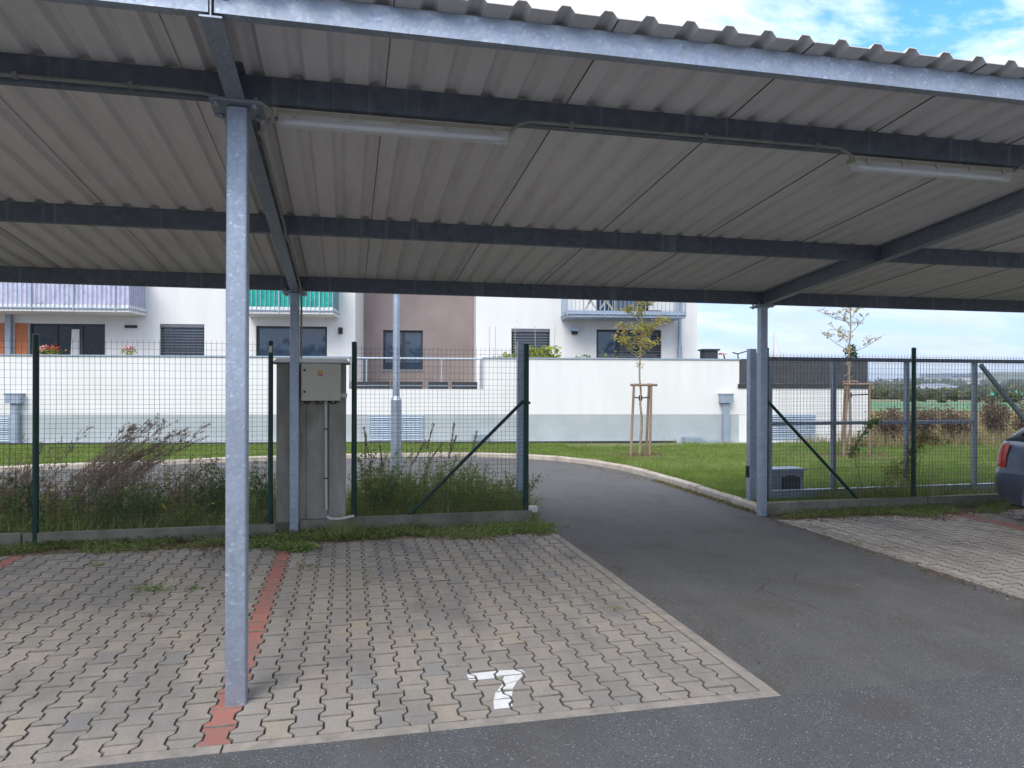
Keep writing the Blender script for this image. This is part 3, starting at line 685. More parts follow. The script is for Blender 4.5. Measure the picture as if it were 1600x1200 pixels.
c = MB(BT); c.box(6.56,10.17,.3,5.19,.75,.8); c.build('entrance_floor', 'kerb_concrete', tw)
for a_, b_ in ((5.9+.66,7.85),(7.95,9.05-.12),(9.05+.15,10.05)):
    pass
for a_, b_ in ((6.60,7.62),(7.68,8.52),(8.68,9.22),(9.32,10.02)):
    c = MB(BT); c.box(a_,b_,.03,.2,1.525,1.72); c.box(a_,b_,.015,.029,1.60,1.63,1); c.build('air_slot', ['anthracite','zinc_sheet'], tw)
def grille(u0, u1, z0, z1):
    f = MB(BT); f.box(u0,u1,-.03,0.0,z1-.03,z1); f.box(u0,u1,-.03,0.0,z0,z0+.03); f.box(u0,u0+.03,-.03,0.0,z0+.03,z1-.03); f.box(u1-.03,u1,-.03,0.0,z0+.03,z1-.03)
    f.box(u0+.03,u1-.03,-.004,.0,z0+.03,z1-.03,1)
    g = f.build('vent_grille', ['louvre_metal','anthracite'], tw); n = 11
    s0 = None
    for i in range(n):
        z = z0+.05+(z1-z0-.1)*i/(n-1)
        s = MB(BT); s.add([(u0+.035,-.045,z-.028),(u1-.035,-.045,z-.028),(u1-.035,-.006,z+.018),(u0+.035,-.006,z+.018),(u0+.035,-.045,z-.024),(u1-.035,-.045,z-.024),(u1-.035,-.006,z+.022),(u0+.035,-.006,z+.022)],
                          [(0,3,2,1),(4,5,6,7),(0,1,5,4),(2,3,7,6),(1,2,6,5),(3,0,4,7)])
        s.build('slat', 'louvre_metal', g)
grille(-3.6,-2.14,.12,.80); grille(7.08,8.55,.12,.81); grille(18.27,19.66,.12,.83)
def scupper(u, z):
    s = MB(BT); s.rbox(u-.17,u+.17,-.26,0,z-.11,z+.12,.01); s.box(u-.19,u+.19,-.28,0,z+.121,z+.15); s.build('rainwater_head', 'zinc_sheet', tw)
    s = MB(BT); s.rbox(u-.085,u+.085,-.19,-.05,.06,z-.112,.015); s.build('downpipe', 'zinc_sheet', tw)
scupper(-1.96, 1.24); scupper(16.99, 1.27)
b = MB(BT); b.box(15.75,16.25,-.40,-.02,.06,.2); b.box(16.25,16.8,-.34,-.02,.05,.09); b.build('drain_cover', 'zinc_sheet', tw)
b = MB(BT); b.box(9.9,10.3,-.3,-.02,.06,.28); b.build('drain_cover', 'zinc_sheet', tw)
b = MB(BT); b.box(-30,15.5,-.36,-.345,.03,.115); b.build('edging_strip', 'anthracite', tw)
# stainless handrail over the low part
hr = thing('handrail', 'thin metal handrail spanning the gap in the white terrace wall', 'handrail', BT(8.4,.1,1.52))
r = MB(BT); r.cyl((6.6,.12,2.36),(10.35,.12,2.36),.024,n=8); r.build('rail', 'louvre_metal', hr, True)
for u in (7.0, 9.04, 10.12): r = MB(BT); r.cyl((u,.12,1.52),(u,.12,2.34),.022,n=8); r.build('post', 'louvre_metal', hr, True)
# dark fence panels on the far end of the wall
df = thing('dark_panel_screen', 'dark grey screen of boards on top of the far end of the white wall', 'screen', BT(19.3,.1,1.56))
for i in range(4):
    a_ = 17.44+i*.955; p = MB(BT); p.box(a_,a_+.947,.05,.10,1.70,2.40); p.build('board_panel', 'dark_fabric', df)
p = MB(BT); p.box(17.38,21.28,-.03,.27,1.565,1.69); p.build('base_rail', 'anthracite', df)
for i in range(5): p = MB(BT); p.box(17.44+i*.95,17.49+i*.95,.105,.16,1.695,2.39); p.build('post', 'anthracite', df)
p = MB(BT); p.box(21.22,21.26,.16,5,1.70,2.40); p.build('board_panel', 'dark_fabric', df)

# ================================================================== CARPORT
cp = thing('carport', 'galvanised steel carport with corrugated roof sheets over the parking bays', 'carport', (0.04, .476, 0))
FY, RY = .476, 4.84; SL = .1032
zb = lambda y: 2.70+SL*(4.84-y)                 # underside of rafters
PXs = [-5.75, .04, 5.83, 11.62]
zt = lambda y: 2.868+.0985*(4.84-y)             # underside of the roof sheets
for i, x in enumerate(PXs):
    for y, r in ((FY, .053), (RY, .050)):
        p = MB(); t = .012; P = [(x-r+t*.3,y-r+t*.3)]
        P = [(x-r+t,y-r),(x+r-t,y-r),(x+r-t*.3,y-r+t*.3),(x+r,y-r+t),(x+r,y+r-t),(x+r-t*.3,y+r-t*.3),(x+r-t,y+r),(x-r+t,y+r),(x-r+t*.3,y+r-t*.3),(x-r,y+r-t),(x-r,y-r+t),(x-r+t*.3,y-r+t*.3)]
        p.prism(P, -.05, zb(y)-.014); p.build('post', 'galvanised', cp)
        q = MB(); yy = .10
        q.add([(x+a,y+b,zb(y+b)-.0135+c) for c in (0,.0125) for a,b in ((-.13,-yy),(.13,-yy),(.13,yy),(-.13,yy))], [(0,3,2,1),(4,5,6,7),(0,1,5,4),(1,2,6,5),(2,3,7,6),(3,0,4,7)])
        q.build('cap_plate', 'galvanised_dull', cp)
        bm = MB()
        for a in (-.095,.095):
            for b in (-.07,.07): bm.cyl((x+a,y+b,zb(y+b)-.035),(x+a,y+b,zb(y+b)+.028),.011,n=6); bm.cyl((x+a,y+b,zb(y+b)-.0145),(x+a,y+b,zb(y+b)-.026),.019,n=6)
        o = bm.build('bolts', 'galvanised', cp); o['kind'] = 'stuff'
    # rafter: I section following the slope
    y0, y1, H = -.335, 4.95, .155
    def ibox(mb, xa, xb, z0, z1):
        mb.add([(xa,y0,zb(y0)+z0),(xb,y0,zb(y0)+z0),(xb,y1,zb(y1)+z0),(xa,y1,zb(y1)+z0),(xa,y0,zb(y0)+z1),(xb,y0,zb(y0)+z1),(xb,y1,zb(y1)+z1),(xa,y1,zb(y1)+z1)],
               [(0,3,2,1),(4,5,6,7),(0,1,5,4),(1,2,6,5),(2,3,7,6),(3,0,4,7)])
    m_ = MB(); ibox(m_, x-.046, x+.046, 0, .008); ibox(m_, x-.003, x+.003, .008, H-.008); ibox(m_, x-.046, x+.046, H-.008, H); m_.build('rafter', 'galvanised_dull', cp)
def channel(x0, x1, yf, h, fl, matn, zoff=.006, name='purlin'):
    z0 = zb(yf)+zoff; t = .006; mb = MB(); h_ = zt(yf)-z0-.002 if h is None else h
    mb.box(x0,x1,yf,yf+t,z0,z0+h_); mb.box(x0,x1,yf+t,yf+fl,z0,z0+t); mb.box(x0,x1,yf+t,yf+fl,z0+h_-t-SL*fl,z0+h_-SL*fl)
    mb.box(x0,x1,yf+fl-t,yf+fl,z0+t,z0+.022)
    return mb.build(name, matn, cp)
for i in range(3):
    a, b = PXs[i]+.008, PXs[i+1]-.008
    if i == 0: a = PXs[0]-.5
    if i == 2: b = PXs[3]+.5
    fb = channel(a+.004, b-.004, -.322, None, .06, 'galvanised', .028, 'eaves_channel')
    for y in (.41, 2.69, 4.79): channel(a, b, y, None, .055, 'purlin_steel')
    for xx in (a+.05 if i else PXs[0]+.05, b-.05):
        m_ = MB(); m_.cyl((xx,-.323,3.335),(xx,-.329,3.335),.017,n=16); m_.cyl((xx,-.329,3.335),(xx,-.338,3.335),.011,n=6); m_.build('bolt', 'galvanised', cp)
# corrugated sheets: trapezoid profile, ribs up, one object per sheet
RP, RH = .2055, .029
def sheet(x0, nrib=5):
    prof = []
    for i in range(nrib):
        b = x0+i*RP
        prof += [(b+.0,0),(b+.112,0),(b+.136,RH),(b+.176,RH),(b+.200,0)]
    prof += [(x0+nrib*RP-.002,0),(x0+nrib*RP+.000,-.006),(x0+nrib*RP+.002,-.006)]
    y0, y1 = -.425, 5.12; vs = []; t = .0045; n = len(prof)
    for zo in (0, t):
        for y in (y0, y1):
            for x, z in prof: vs.append((x-x0, y-.35, zt(y)+z+zo-3.3))
    fs = []
    for i in range(n-1): fs += [(i,i+1,n+i+1,n+i), (2*n+i,3*n+i,3*n+i+1,2*n+i+1), (i,2*n+i,2*n+i+1,i+1), (n+i,n+i+1,3*n+i+1,3*n+i)]
    me = bpy.data.meshes.new('roof_sheet'); me.from_pydata(vs, [], fs); me.materials.append(M['roof_paint']); me.materials.append(M['lap_shade_dirt'])
    me.polygons.foreach_set('material_index', [1 if k//4 >= n-3 and k % 4 == 0 else 0 for k in range(len(fs))]); me.update(); return me  # underside of the lip gets the painted lap shadow
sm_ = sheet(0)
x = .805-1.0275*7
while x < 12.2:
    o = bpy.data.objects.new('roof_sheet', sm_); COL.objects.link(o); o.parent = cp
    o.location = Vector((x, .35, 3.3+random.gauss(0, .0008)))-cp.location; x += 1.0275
sc_m = MB()
xx = .805-1.0275*7+.066
while xx < 12.1:
    for y in (-.29, .44, 2.72, 4.82): sc_m.cyl((xx,y,zt(y)+.004),(xx,y,zt(y)+.014),.011,n=6)
    xx += RP
o = sc_m.build('roof_screws', 'galvanised', cp); o['kind'] = 'stuff'

# strip lights under the second beam
def strip_light(x0, x1, label):
    y, z = .472, 3.148; t = thing('strip_light', label, 'light', ((x0+x1)/2, y, z), 'strip lights under the carport')
    h = MB(); h.add([(x0,y-.05,z-.030),(x0,y+.05,z-.030),(x0,y+.04,z-.002),(x0,y-.04,z-.002),(x1,y-.05,z-.030),(x1,y+.05,z-.030),(x1,y+.04,z-.002),(x1,y-.04,z-.002)], [(0,1,2,3),(7,6,5,4),(0,4,5,1),(1,5,6,2),(2,6,7,3),(3,7,4,0)])
    h.build('housing', 'plastic_beige', t, bevel=.004)
    d = MB(); n = 9; pr = [(y-.050+.100*i/(n-1), z-.032-.055*sin(pi*i/(n-1))**.45) for i in range(n)]
    vs = [(x0+.012,a,b) for a,b in pr]+[(x1-.012,a,b) for a,b in pr]
    d.add(vs, [(i,i+1,n+i+1,n+i) for i in range(n-1)]+[tuple(range(n))[::-1], tuple(range(n,2*n))]); d.build('diffuser', 'diffuser', t, True)
    tb = MB(); tb.cyl((x0+.05,y-.012,z-.060),(x1-.05,y-.012,z-.060),.013,n=10); tb.build('tube', 'tube_white', t, True)
    for i in range(5):
        xx = x0+.09+(x1-x0-.18)*i/4
        c = MB(); c.box(xx-.012,xx+.012,y-.060,y-.0515,z-.045,z-.022); c.box(xx-.012,xx+.012,y-.060,y-.046,z-.0215,z-.016); c.build('clip', 'plastic_beige', t)
    return t
strip_light(.235, 1.51, 'fluorescent strip light under the beam beside the front post')
strip_light(3.755, 4.98, 'fluorescent strip light under the beam at the right edge of the picture')
strip_light(-2.9, -1.65, 'fluorescent strip light under the beam left of the frame')

def conduit(pts, r, clips, label, name='cable_conduit'):
    t = thing(name, label, 'cable', pts[0])
    m_ = MB(); m_.tube(pts, r, 8); m_.build('tube', 'cable_grey', t, True)
    for c in clips: k = MB(); k.box(c[0]-.012,c[0]+.012,c[1]-.014,c[1]+.014,c[2]-.016,c[2]+.016); k.build('clip', 'cable_grey', t)
    return t
yc = .398; zc = lambda x: 3.190
conduit([(-5.6,yc,3.19),(-3,yc,3.188),(-1.4,yc,3.19),(-.35,yc,3.187),(-.12,yc,3.183),(-.02,yc-.01,3.160),(.10,yc-.012,3.155),(.17,yc-.01,3.15),(.215,yc,3.12),(.222,yc+.02,3.08),(.20,yc+.05,3.06)], .0115,
        [(x_,yc,3.19) for x_ in (-4.6,-3.5,-2.5,-1.6,-.98,-.46)], 'grey cable run along the beam left of the front post')
conduit([(1.50,.455,3.12),(1.56,.41,3.165),(1.62,yc,3.178),(3.0,yc,3.178),(3.62,yc,3.176),(3.70,.41,3.15),(3.76,.45,3.12)], .0105, [(x_,yc,3.178) for x_ in (1.86,2.70,3.46)], 'grey cable run along the beam between the two strip lights')
conduit([(4.97,.455,3.12),(5.03,.41,3.165),(5.1,yc,3.178),(8.5,yc,3.178)], .0105, [(x_,yc,3.178) for x_ in (5.5,6.6)], 'grey cable run along the beam right of the far strip light')
rz = lambda y: zb(y)+.030
conduit([(.245,.46,3.105),(.20,.455,3.09),(.165,.48,3.05),(.14,.56,3.05),(.115,.70,rz(.7)),(.108,1.6,rz(1.6)),(.108,2.55,rz(2.55)),(.112,2.66,zb(2.66)-.02),(.115,2.80,zb(2.8)-.015),(.108,2.95,rz(2.95)),(.108,4.5,rz(4.5)),(.112,4.68,zb(4.68)-.01),(.112,4.78,2.62),(.112,4.81,2.50),(.112,4.81,1.96)], .011,
        [(.104,y_,rz(y_)) for y_ in (.95,1.55,2.3,3.1,3.7,4.3)]+[(.112,4.81,2.3)], 'grey cable run down the rafter from the front post to the fuse box')

# ================================================================== FENCES
def round_post(x, y, z0, z1, r, parent, name='post', m='fence_green'):
    p = MB(); p.cyl((x,y,z0),(x,y,z1),r,n=14); p.cyl((x,y,z1),(x,y,z1+.012),r+.003,n=14); p.cyl((x,y,z1+.012),(x,y,z1+.024),r+.003,r*.5,n=14); return p.build(name, m, parent, True)
def mesh_panel(a, b, z0, z1, parent, pitch=.052, r=.00135, pz=.05, m='wire_green', gap=None):
    a = np.array(a, float); b = np.array(b, float); l = np.linalg.norm(b-a); e_ = (b-a)/l; mb = MB(); n = int(l/pitch)
    bow = lambda s: .008*sin(s*3.1+a[0])
    def pt(s, z): q = a+e_*s; return (q[0], q[1]+bow(s)+.006*sin(z*5), z)
    for i in range(n+1):
        s = i*pitch+random.gauss(0, .0012)
        P = [pt(s, z0+(z1-z0)*k/3) for k in range(4)]
        P = [(p[0]+random.gauss(0,.0015), p[1], p[2]) for p in P]
        for k in range(3): mb.bar(P[k], P[k+1], 2*r, 2*r)
    z = z0
    zs = []
    while z < z1-.04:
        zs.append(z); z += (pz if z < z1-.5 else pz*1.5)
    zs.append(z1-.03)
    for z in zs:
        s = 0
        wob = random.gauss(0, .002)
        K = max(2, int(l/.3)); pr = None
        for k in range(K+1):
            q = pt(l*k/K, z+wob+random.gauss(0, .0018))
            if pr: mb.bar(pr, q, 2*r, 2*r)
            pr = q
    o = mb.build('wire_mesh', m, parent); o['kind'] = 'stuff'; return o
fl_ = thing('mesh_fence', 'green wire mesh fence with round posts left of the fuse box pillar', 'fence', (-3, 4.72, 0))
for x_ in (-7.4, -4.95, -2.49): round_post(x_, 4.72, .02, 2.16, .030, fl_)
round_post(-.205, 4.74, .02, 2.13, .027, fl_)
t_ = MB(); t_.box(-.222,-.188,4.708,4.7125,2.02,2.09); t_.build('post_tag', 'white_plastic', fl_)
mesh_panel((-9.5,4.76),(-.2,4.77), .16, 2.14, fl_)
for i in range(5):
    a_ = -9.9+i*2.45-.05; b_ = min(a_+2.43, -.22); m_ = MB(); m_.box(a_,b_,4.70,4.755,-.1,.148+random.gauss(0,.004)); m_.build('base_board', 'board_concrete', fl_)
fm = thing('mesh_fence', 'green wire mesh fence with diagonal brace between the pillar and the gateway', 'fence', (1.7, 5.0, 0))
round_post(.69, 5.0, .02, 2.145, .030, fm); round_post(2.735, 5.0, .02, 2.16, .034, fm)
m_ = MB(); m_.tube([(2.70,4.99,1.48),(1.24,4.98,.06)], .021, 10); m_.build('brace', 'fence_green', fm, True)
m_ = MB(); m_.box(2.69,2.78,4.955,5.04,1.44,1.47); m_.cyl((2.70,4.95,1.46),(2.70,5.05,1.46),.012,n=8); m_.build('brace_clamp', 'fence_green', fm)
mesh_panel((.72,5.03),(2.72,5.035), .16, 2.12, fm)
for a_, b_ in ((.10,.62),(.63,2.80)): m_ = MB(); m_.box(a_,b_,4.935 if a_ > .5 else 4.87,4.99 if a_ > .5 else 4.93,-.1,.15); m_.build('base_board', 'board_concrete', fm)
m_ = MB(); m_.box(2.76,2.88,4.99,5.06,.12,.19); m_.build('junction_box', 'white_plastic', fm)
fr_ = thing('mesh_fence', 'green wire mesh fence with diagonal brace right of the driveway behind the pale paving', 'fence', (8.2, 5.0, 0))
round_post(5.985, 5.0, .02, 2.15, .034, fr_); round_post(8.25, 4.99, .02, 2.18, .030, fr_); round_post(10.7, 4.99, .02, 2.18, .030, fr_)
m_ = MB(); m_.tube([(6.0,4.99,1.47),(7.43,4.98,.07)], .021, 10); m_.build('brace', 'fence_green', fr_, True)
mesh_panel((6.0,5.03),(13.2,5.03), .16, 2.10, fr_)
for i in range(3): a_ = 5.93+i*2.45; m_ = MB(); m_.box(a_,a_+2.43,4.86,4.95,-.1,.15+random.gauss(0,.003)); m_.build('base_board', 'board_concrete', fr_)
# sliding gate standing open, and its posts
gy = 5.62
def gx(px, py): p = atY(px, py, gy); return p[0], p[2]
g = thing('sliding_gate', 'galvanised sliding gate pushed open behind the right hand mesh fence', 'gate', (8.5, gy, .1))
zt_g = gx(1400,560)[1]; z_b = gx(1300,768)[1]; zm = gx(1400,660)[1]
x_a, x_b = 6.35, 12.6
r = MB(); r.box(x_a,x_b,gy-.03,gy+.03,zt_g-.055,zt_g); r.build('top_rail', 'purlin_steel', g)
r = MB(); r.box(x_a,x_b,gy-.045,gy+.045,z_b-.075,z_b+.045); r.build('bottom_rail', 'galvanised_dull', g)
gxs = [gx(1202,600)[0]+.0, gx(1302,700)[0], gx(1416,700)[0], gx(1522,700)[0], gx(1640,700)[0]]
for x_ in gxs: r = MB(); r.box(x_-.03,x_+.03,gy-.028,gy+.028,z_b+.046,zt_g-.056); r.build('upright', 'galvanised_dull', g)
for i in range(3): r = MB(); r.box(gxs[i]+.031,gxs[i+1]-.031,gy-.026,gy+.026,zm-.025,zm+.025); r.build('mid_rail', 'galvanised_dull', g)
e1 = gx(1532,570); e2 = gx(1600,700); r = MB(); r.bar((e1[0],gy,e1[1]), (e1[0]+1.75,gy,z_b+.05), .05, .05); r.build('brace', 'galvanised_dull', g)
mesh_panel((x_a+.2,gy-.04),(12.4,gy-.04), z_b+.03, zt_g, g, .05, .0012, .10, 'wire_zinc')
gp = thing('gate_post', 'galvanised gate post beside the right carport post with a black sensor low on it', 'post', (6.3, 5.5, 0))
pa = atY(1176,545,5.45); r = MB(); r.rbox(pa[0]-.035,pa[0]+.065,5.45,5.55,0,pa[2],.008); r.build('post', 'galvanised', gp)
r = MB(); r.rbox(pa[0]+.12,pa[0]+.19,5.50,5.58,0,pa[2]-.05,.008); r.cyl((pa[0]+.10,5.47,.05),(pa[0]+.10,5.47,pa[2]-.1),.014,n=8); r.build('guide_post', 'galvanised_dull', gp)
r = MB(); r.rbox(pa[0]-.058,pa[0]-.036,5.47,5.53,.40,.56,.005); r.build('sensor', 'black_plastic', gp)
gp = thing('gate_post', 'galvanised gate post standing behind the green fence post left of the driveway', 'post', (2.75, 5.5, 0))
pb = atY(815,533,5.45); r = MB(); r.rbox(pb[0]-.045,pb[0]+.055,5.45,5.55,-.05,pb[2],.008); r.build('post', 'galvanised', gp)
gd = thing('gate_drive', 'low grey gate motor housing behind the base of the open gate', 'motor box', (6.75, 6.0, .05))
a = atY(1204,740,5.85); b = atY(1255,770,5.85)
r = MB(); r.rbox(a[0],b[0]+.02,5.85,6.15,.05,.43,.02); r.box(a[0]-.02,b[0]+.04,5.83,6.17,.431,.455); r.build('housing', 'galvanised_dull', gd)
r = MB(); n = 9; x0_, x1_ = a[0]+.17, b[0]-.06
r.add([(x0_,5.845,.1),(x1_,5.845,.1)]+[(x1_-(x1_-x0_)*i/n,5.845,.33+.035*sin(pi*i/n)) for i in range(n+1)], [tuple(range(n+3))]); 
for i in range(6): r.box(x0_+.01,x1_-.01,5.835,5.844,.12+i*.035,.135+i*.035)
r.build('cover', 'anthracite', gd)

# ================================================================== FUSE BOX PILLAR
pi_ = thing('concrete_pillar', 'grey concrete pillar with a cap slab standing in the fence line', 'pillar', (.22, 5.1, 0))
r = MB(); r.rbox(-.165,.155,4.95,5.25,.12,1.90,.008); r.build('pillar', 'pillar_concrete', pi_)
r = MB(); r.rbox(.158,.40,4.965,5.24,.12,1.90,.004); r.build('pillar_panel', 'pillar_concrete', pi_)
r = MB(); r.rbox(.403,.60,4.95,5.25,.12,1.90,.008); r.build('pillar', 'pillar_concrete', pi_)
r = MB(); r.rbox(-.21,.645,4.90,5.31,1.903,1.915,.01); r.build('cap_underside', 'board_concrete', pi_)
r = MB(); r.add([(-.21,4.90,1.918),(.645,4.90,1.918),(.645,5.31,1.918),(-.21,5.31,1.918),(-.16,4.94,1.965),(.60,4.94,1.965),(.60,5.27,1.965),(-.16,5.27,1.965)], [(0,3,2,1),(4,5,6,7),(0,1,5,4),(1,2,6,5),(2,3,7,6),(3,0,4,7)]); r.build('cap', 'render_white', pi_)
r = MB(); r.rbox(-.175,.61,4.935,5.26,-.05,.119,.004); r.build('footing', 'board_concrete', pi_)
eb = thing('fuse_box', 'beige metal fuse box with yellow and red warning stickers on the concrete pillar', 'electrical box', (.325, 4.85, 1.49))
r = MB(); r.rbox(.113,.540,4.80,4.948,1.49,1.905,.006); r.build('body', 'box_paint', eb)
r = MB(); r.rbox(.116,.537,4.785,4.799,1.493,1.902,.004); dor = r.build('door', 'box_paint', eb)
for z_ in (1.83, 1.59):
    r = MB(); r.cyl((.148,4.784,z_),(.148,4.772,z_),.013,n=14); r.bar((.148,4.77,z_-.013),(.148,4.77,z_+.013),.006,.006); r.build('lock', 'black_plastic', dor, True)
r = MB(); r.box(.283,.342,4.7825,4.7845,1.802,1.832); r.build('warning_sticker', 'sticker_yellow', dor)
r = MB(); r.add([(.289,4.781,1.806),(.306,4.781,1.806),(.2975,4.781,1.823)], [(0,1,2)]); r.box(.312,.338,4.7805,4.782,1.820,1.824); r.box(.312,.334,4.7805,4.782,1.812,1.815); r.build('sticker_print', 'black_plastic', dor)
r = MB(); r.box(.283,.342,4.7825,4.7845,1.768,1.798); r.build('warning_sticker', 'sticker_red', dor)
r = MB(); r.box(.284,.304,4.7805,4.782,1.770,1.796); r.box(.309,.336,4.7805,4.782,1.787,1.791); r.box(.312,.332,4.7805,4.782,1.779,1.782); r.build('sticker_print', 'white_paint', dor)
r = MB(); r.cyl((.294,4.7795,1.783),(.294,4.7803,1.783),.008,n=12); r.build('sticker_print', 'sticker_red', dor)
r = MB(); r.box(.46,.51,4.782,4.7845,1.518,1.523); r.build('name_strip', 'white_paint', dor)
r = MB(); r.cyl((.541,4.86,1.545),(.575,4.86,1.545),.026,n=12); r.cyl((.576,4.86,1.545),(.61,4.86,1.54),.032,n=12); r.build('socket', 'white_plastic', eb, True)
for a_, b_ in ((.13,.21),(.15,.19),(.26,.30),(.28,.36),(.40,.51),(.42,.49)):
    r = MB(); P = [(a_+(b_-a_)*i/8, 4.86+.01*sin(i), 1.488-.035*sin(pi*i/8)) for i in range(9)]; r.tube(P, .005, 6); r.build('cable', 'black_plastic', eb, True)
pp = thing('drain_conduit', 'white plastic conduit running down the pillar below the fuse box', 'pipe', (.38, 4.93, .1))
r = MB(); r.tube([(.375,4.925,1.485),(.378,4.925,.9),(.384,4.925,.25)], .0155, 10); r.build('pipe', 'pvc_pipe', pp, True)
r = MB(); r.tube([(.40,4.90,.175),(.425,4.87,.155),(.50,4.86,.150),(.60,4.86,.160),(.69,4.88,.175)], .017, 10); r.build('pipe', 'pvc_pipe', pp, True)
r = MB(); r.box(.352,.402,4.907,4.949,1.16,1.172); r.box(.352,.402,4.907,4.949,.60,.612); r.build('pipe_clamp', 'black_plastic', pp)

# street lamp column
lp = thing('street_lamp', 'tall galvanised lamp column standing behind the fence left of the driveway', 'lamp post', (1.37, 8.06, 0))
lp_x = 1.37
r = MB(); r.tube([(lp_x,8.06,-.05),(lp_x,8.06,1.42)], .083, 16); r.build('base_tube', 'galvanised', lp, True)
r = MB(); r.tube([(lp_x,8.06,1.421),(lp_x,8.06,1.48)], [.083,.056], 16); r.tube([(lp_x,8.06,1.481),(lp_x,8.06,6.2)], [.056,.045], 16); r.build('column', 'galvanised', lp, True)
r = MB(); r.box(lp_x-.12,lp_x+.12,7.5,8.1,6.2,6.3); r.build('lamp_head', 'zinc_sheet', lp)

# ================================================================== GRASS AND WEEDS
def scatter(n, x0, x1, y0, y1, P=None):
    X = rng.uniform(x0, x1, n); Y = rng.uniform(y0, y1, n)
    if P is not None: k = inpoly(X, Y, P); X, Y = X[k], Y[k]
    return X, Y
def patchy(X, Y, s=1.3, seed=0, thr=0.0):
    v = np.sin(X*s+seed)+np.sin(Y*s*1.3+seed*2)+np.sin((X+Y)*s*.7+seed*3)+.8*np.sin(X*s*3.1-Y*s*2.3+seed)
    return v > thr
V = []
X, Y = scatter(120000, 5.9, 16, 5.12, 14.2, LAWN); V.append(blades(X, Y, np.full(len(X), .05), .05, .012, .7))
X, Y = scatter(60000, 5.9, 13, 5.12, 9, LAWN); V.append(blades(X, Y, np.full(len(X), .05), .065, .009, .7))
X, Y = scatter(30000, 5.9, 18, 5.12, 15, LAWN); k = patchy(X, Y, 2.1, 1.2, 1.0); X, Y = X[k], Y[k]; V.append(blades(X, Y, np.full(len(X), .05), .17, .012, .7))
X, Y = scatter(60000, 14, 26, 5.12, 15, LAWN); V.append(blades(X, Y, np.full(len(X), .05), .06, .02, .6))
X, Y = scatter(150000, -12, 6.2, 11.5, 18.5, LAWN); V.append(blades(X, Y, np.full(len(X), .05), .055, .018, .6))
X, Y = scatter(25000, -12, 6.2, 11.5, 18.5, LAWN); k = patchy(X, Y, 1.7, 2.2, .9); X, Y = X[k], Y[k]; V.append(blades(X, Y, np.full(len(X), .05), .12, .02, .6))
o = np_mesh('lawn_grass', np.concatenate(V), 3, 'lawn_grass'); tag(o, 'short green lawn between the driveway kerb and the white wall', 'grass', kind='stuff')
# bare, dry patches on the lawn are thin mulch sheets
def mulch(cx, cy, r, lab, z=.062):
    P = [(cx+r*cos(t)*(1+.25*sin(3*t+cx)), cy+r*.8*sin(t)*(1+.2*cos(4*t+cy))) for t in np.linspace(0, 2*pi, 22)[:-1]]
    poly_sheet('mulch_patch', P, z, 'mulch', lab)
    X = cx+rng.normal(0, r*.45, 700); Y = cy+rng.normal(0, r*.35, 700); C = np.stack([X, Y, np.full(700, z+.012)], 1)
    tag(np_mesh('mulch_chips', leaf_quads(C, .045, .5, .25), 4, 'litter'), lab.replace('sheet ', '')+', loose chips', 'mulch', kind='stuff')
mulch(7.15, 11.95, .62, 'brown bark mulch round the first young tree'); mulch(11.95, 10.95, .95, 'brown bark mulch round the second young tree')

# long grass and herbs behind the fences
def herb(ST, LV, x, y, z, h, lean, nl, ls, asp=.22, stem_r=.003):
    K = 6; ph = random.uniform(0, 6.28); P = []
    for k in range(K+1):
        t = k/K; P.append((x+lean[0]*h*t**1.7+.02*sin(ph+3*t), y+lean[1]*h*t**1.7+.02*cos(ph+2*t), z+h*t*(1-.18*t*(abs(lean[0])+abs(lean[1])))))
    ST.tube(P, [stem_r*(1-.7*k/K) for k in range(K+1)], 3)
    P = np.array(P); t = rng.uniform(.12, 1, nl)*K; i = np.minimum(t.astype(int), K-1); fr = (t-i)[:, None]
    C = P[i]*(1-fr)+P[i+1]*fr; D = rng.normal(size=(nl,3)); D[:,2] = np.abs(D[:,2])*.6+.4
    LV.append(leaf_quads(C, ls, asp, 1, D))
def plume(ST, PL, x, y, z, h, lean, n=90, spread=.10, ls=.03):
    K = 7; P = []
    for k in range(K+1):
        t = k/K; P.append((x+lean[0]*h*t**1.6, y+lean[1]*h*t**1.6, z+h*t*(1-.25*t*abs(lean[0]))))
    ST.tube(P, [.004*(1-.75*k/K) for k in range(K+1)], 3)
    P = np.array(P)
    for b in range(16):        # side sprays sweeping with the lean
        t0 = random.uniform(.32, .97)*K; i = min(int(t0), K-1); p = P[i]+(P[i+1]-P[i])*(t0-i); ln = spread*random.uniform(1.0, 2.4)*(1.25-t0/K)
        d = np.array([lean[0]*1.1+random.gauss(0,.28), lean[1]+random.gauss(0,.3), random.uniform(.35, .95)]); d /= np.linalg.norm(d); q = p+d*ln
        ST.tube([tuple(p), tuple((p+q)/2+np.array([0,0,.01])), tuple(q)], .0012, 3)
        m_ = max(4, n//16); C = p+(q-p)*rng.uniform(.15, 1, (m_,1))+rng.normal(0, .005, (m_,3)); PL.append(leaf_quads(C, ls, .3, 1, np.tile(d, (m_,1))))
STG, STB = MB(), MB(); LG, LB, LP, LO = [], [], [], []
